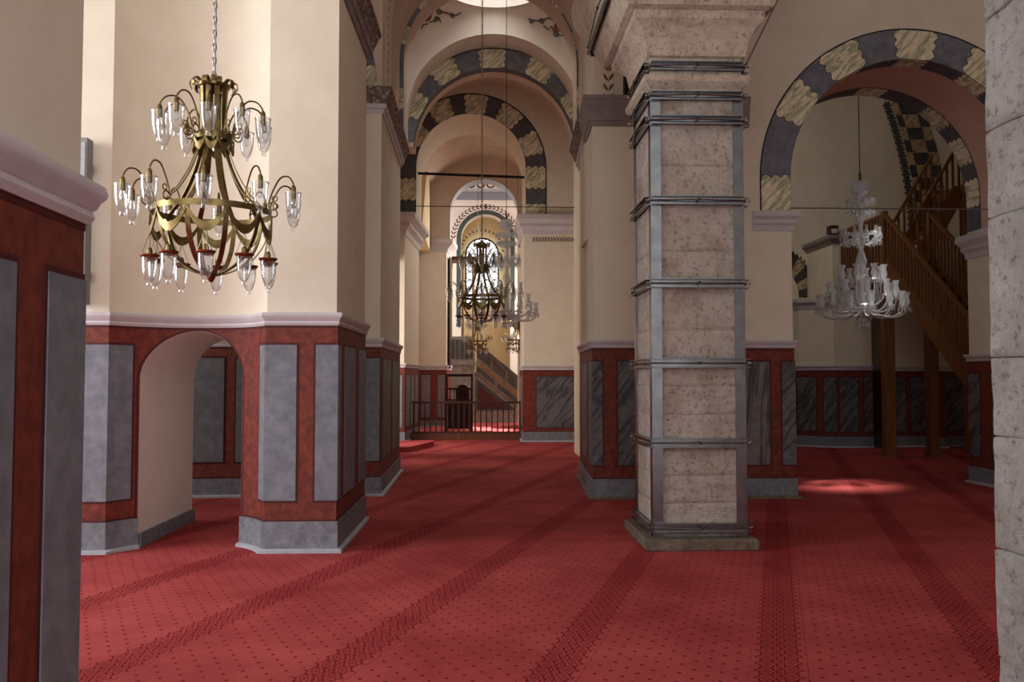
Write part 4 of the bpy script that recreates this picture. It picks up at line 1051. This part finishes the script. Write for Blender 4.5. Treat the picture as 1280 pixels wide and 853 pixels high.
# ================================================================== crystal chandelier
def crystal_chandelier(cord):
    t = empty('crystal_chandelier')
    hang_cord(t, cord)
    mb = MB(); mb.lathe([(.001, 2.72), (.02, 2.70), (.03, 2.66), (.02, 2.62), (.035, 2.58), (.015, 2.54), (.001, 2.54)], 12); mb.build('ceiling_hook', 'brass', t, True)
    mb = MB(); mb.lathe([(.03, 2.56), (.14, 2.54), (.145, 2.50), (.14, 2.36), (.08, 2.32), (.04, 2.30), (.07, 2.22), (.05, 2.15), (.03, 2.10), (.06, 2.0), (.10, 1.93), (.05, 1.86), (.035, 1.75), (.06, 1.6), (.11, 1.52), (.06, 1.45),
                         (.04, 1.36), (.05, 1.30), (.085, 1.20), (.095, 1.13), (.06, 1.05), (.04, .98), (.09, .93), (.05, .88), (.045, .6), (.08, .48), (.05, .4), (.03, .3)], 20); mb.build('stem', 'crystal', t, True, 50)
    mb = MB(); mb.lathe([(.04, .46), (.16, .43), (.215, .36), (.20, .28), (.12, .22), (.04, .20), (.001, .19)], 24); mb.build('bowl', 'crystal', t, True)
    mb = MB(); mb.lathe([(.12, .415), (.19, .405), (.19, .395), (.12, .39)], 24); mb.build('bowl_rim', 'copper_rim', t)
    mb = MB(); mb.lathe([(.02, .20), (.11, .15), (.11, .13), (.03, .12), (.02, .08), (.035, .05), (.001, .0)], 16); mb.build('pendant', 'crystal', t, True)
    def prism_drop(r, z, L, w=.014):
        mb = MB(); mb.loft([[(r + a * w * s_, b * w * s_, z - L * q) for a, b in ((-1, 0), (0, -1), (1, 0), (0, 1))] for q, s_ in ((0, .3), (.12, .9), (.75, 1), (1, .1))]); return mb
    def drops(r, z, L, n, name, w=.014, ph=0):
        o = prism_drop(r, z, L, w).build(name, 'crystal', t); rot_children(o, n, ph)
    drops(.135, 2.50, .16, 14, 'crystal_drop', .016)
    drops(.10, .14, .10, 10, 'crystal_drop', .012)
    drops(.20, .30, .09, 12, 'crystal_drop', .012)
    def arm(pts, n, cup, name, ph=0, rad=.014, dr=True, cups=1.0):
        mb = MB(); mb.tube(curve_pts(pts, 5), rad, 6); a = mb.build(name, 'crystal', t, True, 60)
        e = Vector(pts[-1])
        g = MB(); g.lathe([(.012, .0), (.06 * cups, .012), (.075 * cups, .03), (.06 * cups, .026), (.012, .018)], 14, e); g.build('drip_pan', 'crystal', a, True)
        if cup:
            g = MB(); k = cups; g.lathe([(.018 * k, .02), (.03 * k, .05 * k), (.05 * k, .08 * k), (.052 * k, .12 * k), (.036 * k, .17 * k), (.034 * k, .20 * k), (.05 * k, .24 * k), (.062 * k, .27 * k)], 14, e); g.build('glass_shade', 'crystal', a, True)
        g = MB()
        for q in range(6):
            an = q * PI / 3; x, y = e.x + .068 * cups * math.cos(an), e.y + .068 * cups * math.sin(an); w = .009
            g.loft([[(x + i * w * s_, y + j * w * s_, e.z + .02 - .085 * f) for i, j in ((-1, 0), (0, -1), (1, 0), (0, 1))] for f, s_ in ((0, .3), (.2, .9), (.75, 1), (1, .1))])
        g.build('crystal_drop', 'crystal', a)['kind'] = 'stuff'
        rot_children(a, n, ph)
    arm([(.05, 0, 2.12), (.11, 0, 2.20), (.17, 0, 2.24), (.21, 0, 2.20)], 8, False, 'top_arm', 0, .010, cups=.7)
    arm([(.05, 0, 1.95), (.10, 0, 2.02), (.15, 0, 2.05), (.19, 0, 2.0)], 8, False, 'top_arm', .4, .010, cups=.7)
    arm([(.06, 0, 1.55), (.14, 0, 1.62), (.23, 0, 1.66), (.30, 0, 1.60)], 10, True, 'small_arm', .2, .010, cups=.55)
    arm([(.06, 0, 1.48), (.16, 0, 1.46), (.24, 0, 1.52), (.28, 0, 1.50)], 8, False, 'small_arm', .5, .010, cups=.7)
    arm([(.06, 0, .42), (.20, 0, .40), (.32, 0, .50), (.36, 0, .64), (.36, 0, .82)], 8, True, 'upper_arm', .15)
    arm([(.06, 0, .40), (.24, 0, .30), (.42, 0, .32), (.53, 0, .42), (.54, 0, .54)], 10, True, 'middle_arm', .05)
    arm([(.06, 0, .38), (.28, 0, .24), (.52, 0, .20), (.67, 0, .26), (.70, 0, .34)], 14, True, 'lower_arm', 0)
    return t
cr = crystal_chandelier(4.6); cr.location = at_y(1078, 412, 14.5)
tag(cr, 'tiered crystal chandelier hanging in the wide painted arch, before the wooden stair', 'chandelier', 'crystal chandeliers')
place(cr, 633, 412, 16.75, .84, 'crystal chandelier overlapping a brass one beneath the dome', .2, 9.6)

# ================================================================== wooden railing before the sanctuary
rl = empty('wooden_railing', (0, 0, 0)); tag(rl, 'dark wooden balustrade on a long base beam across the sanctuary opening', 'railing')
RY = 22.3
mb = MB(); mb.box(-1.78, 1.07, RY - .07, RY + .07, 0, .17); mb.build('base_beam', 'wood_base', rl)
mb = MB(); mb.box(-1.74, 1.05, RY - .035, RY + .035, .93, .985); mb.build('top_rail', 'wood_dark', rl)
mb = MB(); mb.box(-1.74, 1.05, RY - .02, RY + .02, .17, .21); mb.build('bottom_rail', 'wood_dark', rl)
b0 = None
for k in range(20):
    x = -1.70 + .1437 * k
    if b0 is None: mb = MB(); mb.box(-.017, .017, RY - .017, RY + .017, .21, .93); b0 = mb.build('baluster', 'wood_dark', rl); o = b0
    else: o = b0.copy(); COL.objects.link(o)
    o.location.x = x

# carpeted low step beside the railing
mb = MB(); mb.prism([(-1.9, 18.6), (-1.5, 18.6), (-1.08, 20.3), (-1.08, 20.6), (-1.9, 20.6)], 0, .11); st = mb.build('carpeted_step', 'carpet')
tag(st, 'low red carpeted step against the left side before the railing', 'step')

# ================================================================== marble pulpit (minbar) behind the railing
mn = empty('marble_pulpit', (0, 0, 0)); tag(mn, 'grey marble pulpit with long sloping stair parapet behind the wooden railing', 'pulpit')
PY0, PY1 = 30.6, 31.6
def slab(name, pts, y0, y1, mat, parent):
    mb = MB(); mb.loft([[(x, y, z) for x, z in pts] for y in (y0, y1)]); return mb.build(name, mat, parent)
def Q(px, py, y=PY0): v = at_y(px, py, y); return (v.x, v.z)
XP0, XP1, ZP, ZPT = -1.1, -.19, 2.05, 3.05
slab('stair_side', [(XP1, 0), (2.9, 0), (2.9, .1), Q(654, 512), Q(595, 464), (XP1, 1.75)], PY0 + .04, PY1, 'marble', mn)
par = [(2.9, .0), (2.9, .75), Q(654, 479), Q(596, 432), Q(595, 466), Q(654, 514)]
slab('parapet', par, PY0, PY0 + .12, 'marble', mn); slab('parapet', par, PY1 - .12, PY1, 'marble', mn)
slab('hand_rail', [(2.9, .74), (2.9, .84), Q(654, 475), Q(596, 428), Q(596, 433), Q(654, 480)], PY0 - .04, PY0 + .16, 'marble_dark', mn)
def bl(u, v):
    a, b = Q(597, 434), Q(654, 480); c, d = Q(596, 465), Q(654, 512)
    p = (a[0] + (b[0] - a[0]) * u, a[1] + (b[1] - a[1]) * u); q = (c[0] + (d[0] - c[0]) * u, c[1] + (d[1] - c[1]) * u)
    return (p[0] + (q[0] - p[0]) * v, p[1] + (q[1] - p[1]) * v)
for (u0, u1, v0, v1, mat) in ((0, .30, .05, .42, 'marble_dark'), (.33, .62, .05, .42, 'marble_dark'), (.65, .98, .05, .42, 'marble_dark'),
                              (0.05, .5, .48, .70, 'marble_tan'), (.53, 1.0, .48, .70, 'marble_tan'), (0, .4, .76, .97, 'marble_dark'), (.43, 1.0, .76, .97, 'marble_dark')):
    slab('inlay_panel', [bl(u0, v0), bl(u1, v0), bl(u1, v1), bl(u0, v1)], PY0 - .015, PY0 + .01, mat, mn)
slab('frame_panel', [Q(596, 513), Q(645, 513), Q(596, 474)], PY0 + .02, PY0 + .05, 'marble_dark', mn)
slab('frame_panel', [Q(600, 510), Q(634, 510), Q(600, 484)], PY0 + .0, PY0 + .05, 'maroon', mn)
for k in range(8):
    x1 = 2.8 - k * .33; z = .22 + .22 * k
    mb = MB(); mb.box(max(-.1, x1 - .35), x1, PY0 + .12, PY1 - .12, z - .22, z); mb.build('stair_tread', 'marble', mn)
arch_wall('platform_base', PY0, PY1, -.62, 1.1, .24, XP0, XP1, 0, ZP, 'marble', mn)
mb = MB(); mb.box(XP0 + .05, XP1 - .05, PY0 + .5, PY0 + .55, 0, 1.6); mb.build('arch_shade_back', 'door', mn)  # dark sheet added behind the arch, standing in for the shade inside
mb = MB(); mb.box(XP0 - .03, XP1 + .04, PY0 - .04, PY1 + .02, ZP - .02, ZP + .1); mb.build('platform_floor', 'marble', mn)
mb = MB(); mb.box(XP0 - .01, XP1, PY0 - .02, PY0 + .06, ZP + .1, ZPT); pb = mb.build('platform_balustrade', 'marble', mn)
for k in range(5):
    mb = MB(); x = XP0 + .08 + .165 * k
    mb.box(x, x + .115, PY0 - .035, PY0 - .015, ZP + .2, ZPT - .12); mb.build('carved_panel', 'marble_dark', pb)
for x in (XP0 + .04, -.62, XP1 - .05):
    for y in (PY0 + .06, PY1 - .06):
        if x == -.62 and y > PY0 + .2: continue
        mb = MB(); mb.lathe([(.055, ZP), (.05, 3.1), (.045, 5.6), (.06, 5.7), (.06, 5.8)], 12, (x, y, 0), True)
        mb.build('canopy_post', 'marble_tan', mn, True, 40)
mb = MB(); mb.box(XP0 - .05, XP1 + .05, PY0 - .0, PY1 + .0, 5.78, 5.9); mb.build('canopy_beam', 'wood_dark', mn)

# dark wooden preacher's chair
ck = empty('wooden_preacher_chair', (0, 0, 0)); tag(ck, 'dark wooden slatted preacher chair below the pulpit platform', 'chair')
KX0, KX1, KY0, KY1 = -.98, -.24, 25.0, 25.7
for x in (KX0, KX1):
    for y in (KY0, KY1):
        mb = MB(); mb.box(x - .03, x + .03, y - .03, y + .03, 0, 1.30 if y < KY1 else 1.7); mb.build('post', 'wood_dark', ck)
mb = MB(); mb.box(KX0, KX1, KY0, KY1, .82, .88); mb.build('seat', 'wood_dark', ck)
for (y, z0, z1) in ((KY0, 1.24, 1.30), (KY0, .92, .97), (KY1, 1.62, 1.7), (KY0, .12, .2)):
    mb = MB(); mb.box(KX0, KX1, y - .02, y + .02, z0, z1); mb.build('rail', 'wood_dark', ck)
for k in range(5):
    mb = MB(); x = KX0 + .12 + .12 * k; mb.box(x - .012, x + .012, KY0 - .012, KY0 + .012, .97, 1.24); mb.build('slat', 'wood_dark', ck)
mb = MB(); mb.box(KX0 + .03, KX1 - .03, KY0 - .01, KY0 + .01, .2, .82); mb.build('front_panel', 'wood_dark', ck)
for x in (KX0, KX1):
    mb = MB(); mb.box(x - .01, x + .01, KY0, KY1, .2, .82); mb.build('side_panel', 'wood_dark', ck)
    mb = MB(); mb.box(x - .02, x + .02, KY0, KY1, 1.24, 1.30); mb.build('arm_rest', 'wood_dark', ck)

# ================================================================== wooden stair in the side room
sr = empty('wooden_staircase', (0, 0, 0)); tag(sr, 'brown wooden staircase with balustrades and landing in the side room', 'staircase')
SXL, SXR, SY, SZ, NS = 8.20, 9.14, 17.1, 4.0, 19; RISE = SZ / NS; RUN = .27
YE = SY - RUN * NS
def fz(y): return SZ - (SY - y) / RUN * RISE
for k in range(NS - 1):
    y = SY - RUN * k; z = SZ - RISE * (k + 1)
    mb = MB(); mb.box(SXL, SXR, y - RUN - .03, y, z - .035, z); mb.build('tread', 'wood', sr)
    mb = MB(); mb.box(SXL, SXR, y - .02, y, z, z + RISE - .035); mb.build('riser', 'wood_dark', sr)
for x in (SXL, SXR):
    mb = MB(); mb.bar((x, SY + .05, SZ - .13), (x, YE + .2, fz(YE + .2) - .13), .05, .34); mb.build('stringer', 'wood', sr)
    mb = MB(); mb.bar((x, SY, SZ + .90), (x, YE + .3, fz(YE + .3) + .90), .07, .06); mb.build('hand_rail', 'wood', sr)
    for k in range(40):
        y = SY - .13 - k * .125
        if y < YE + .35: break
        mb = MB(); mb.box(x - .02, x + .02, y - .02, y + .02, fz(y), fz(y) + .88); mb.build('baluster', 'wood', sr)
    mb = MB(); mb.box(x - .05, x + .05, SY - .03, SY + .07, SZ - .3, SZ + .97); mb.build('newel_post', 'wood', sr)
# landing behind the flight
mb = MB(); mb.box(SXL - .05, SXR + .05, SY + .07, 19.3, SZ - .45, SZ - .03); mb.build('landing', 'wood', sr)
mb = MB(); mb.bar((SXL, SY, SZ + .90), (SXL, 19.3, SZ + .90), .06, .06); mb.build('landing_rail', 'wood', sr)
for k in range(15):
    y = SY + .17 + k * .138; mb = MB(); mb.box(SXL - .02, SXL + .02, y - .02, y + .02, SZ - .03, SZ + .87); mb.build('baluster', 'wood', sr)
# upper flight from the landing to the gallery
UX0, UZ0, UX1, UZ1, UY0, UY1 = SXR + .08, SZ, 10.22, 5.66, 17.9, 19.0
for y in (UY0, UY1):
    mb = MB(); mb.bar((UX0, y, UZ0 - .05), (UX1, y, UZ1 - .05), .05, .3); mb.build('stringer', 'wood', sr)
    mb = MB(); mb.bar((UX0, y, UZ0 + .95), (UX1, y, UZ1 + .95), .06, .06); mb.build('hand_rail', 'wood', sr)
    for k in range(8):
        x = UX0 + .07 + .13 * k; z = UZ0 + (x - UX0) / (UX1 - UX0) * (UZ1 - UZ0); mb = MB(); mb.box(x - .02, x + .02, y - .02, y + .02, z, z + .93); mb.build('baluster', 'wood', sr)
for k in range(8):
    x = UX0 + .135 * k; z = UZ0 + .207 * k; mb = MB(); mb.box(x, x + .16, UY0, UY1, z - .035, z); mb.build('tread', 'wood', sr)
# gallery
mb = MB(); mb.box(10.22, 12.55, 14.4, 19.4, 5.50, 5.70); mb.build('gallery_floor', 'wood', sr)
mb = MB(); mb.bar((10.26, 14.4, 6.65), (10.26, 17.9, 6.65), .06, .07); mb.build('hand_rail', 'wood', sr)
for k in range(25):
    y = 14.45 + .14 * k; mb = MB(); mb.box(10.24, 10.28, y - .02, y + .02, 5.70, 6.62); mb.build('baluster', 'wood', sr)
for x, y, zt in ((8.28, 17.25, SZ - .45), (9.16, 17.22, SZ - .45), (10.35, 17.9, 5.5)):
    mb = MB(); mb.box(x - .10, x + .10, y - .10, y + .10, 0, zt); mb.build('post', 'wood', sr)
    mb = MB(); mb.box(x - .12, x + .12, y - .12, y + .12, 0, .12); mb.build('post_foot', 'wood', sr)

# ================================================================== small things
sp = empty('column_speaker', (0, 0, 0)); tag(sp, 'slim grey column loudspeaker fixed upright beside the curved niche', 'speaker')
a = at_y(112, 172, 7.9); bq = at_y(112, 380, 7.9)
mb = MB(); mb.box(a.x - .12, a.x - .02, 7.90, 8.02, bq.z, a.z); mb.build('cabinet', 'speaker', sp)
mb = MB(); mb.box(a.x - .10, a.x - .035, 7.893, 7.90, bq.z + .04, a.z - .04); mb.build('grille', 'base_edge', sp)
mb = MB(); mb.box(a.x - .09, a.x - .05, 8.02, 8.06, a.z - .3, a.z - .22); mb.box(a.x - .09, a.x - .05, 8.02, 8.06, bq.z + .22, bq.z + .3); mb.build('bracket', 'steel_dark', sp)
ls = empty('box_speaker', (0, 0, 0)); tag(ls, 'small black box loudspeaker standing on the cornice behind the stone capital', 'speaker')
a = at_y(786, 127, 11.32); mb = MB(); mb.box(a.x - .06, a.x + .10, 11.30, 11.41, 5.36, 5.70); mb.build('cabinet', 'black', ls)
mb = MB(); mb.box(a.x - .045, a.x + .085, 11.292, 11.30, 5.375, 5.685); mb.build('grille', 'iron', ls)
lb = empty('small_projector', (0, 0, 0)); tag(lb, 'small dark lamp box resting on the pilaster cornice of the side room', 'lamp')
a = at_y(1035, 290, 19.3); mb = MB(); mb.box(8.0, 8.2, 19.36, 19.56, 4.86, 5.08); mb.build('housing', 'wood_dark', lb)
mb = MB(); mb.box(8.03, 8.17, 19.345, 19.36, 4.90, 5.0); mb.build('lens', 'moulding', lb)
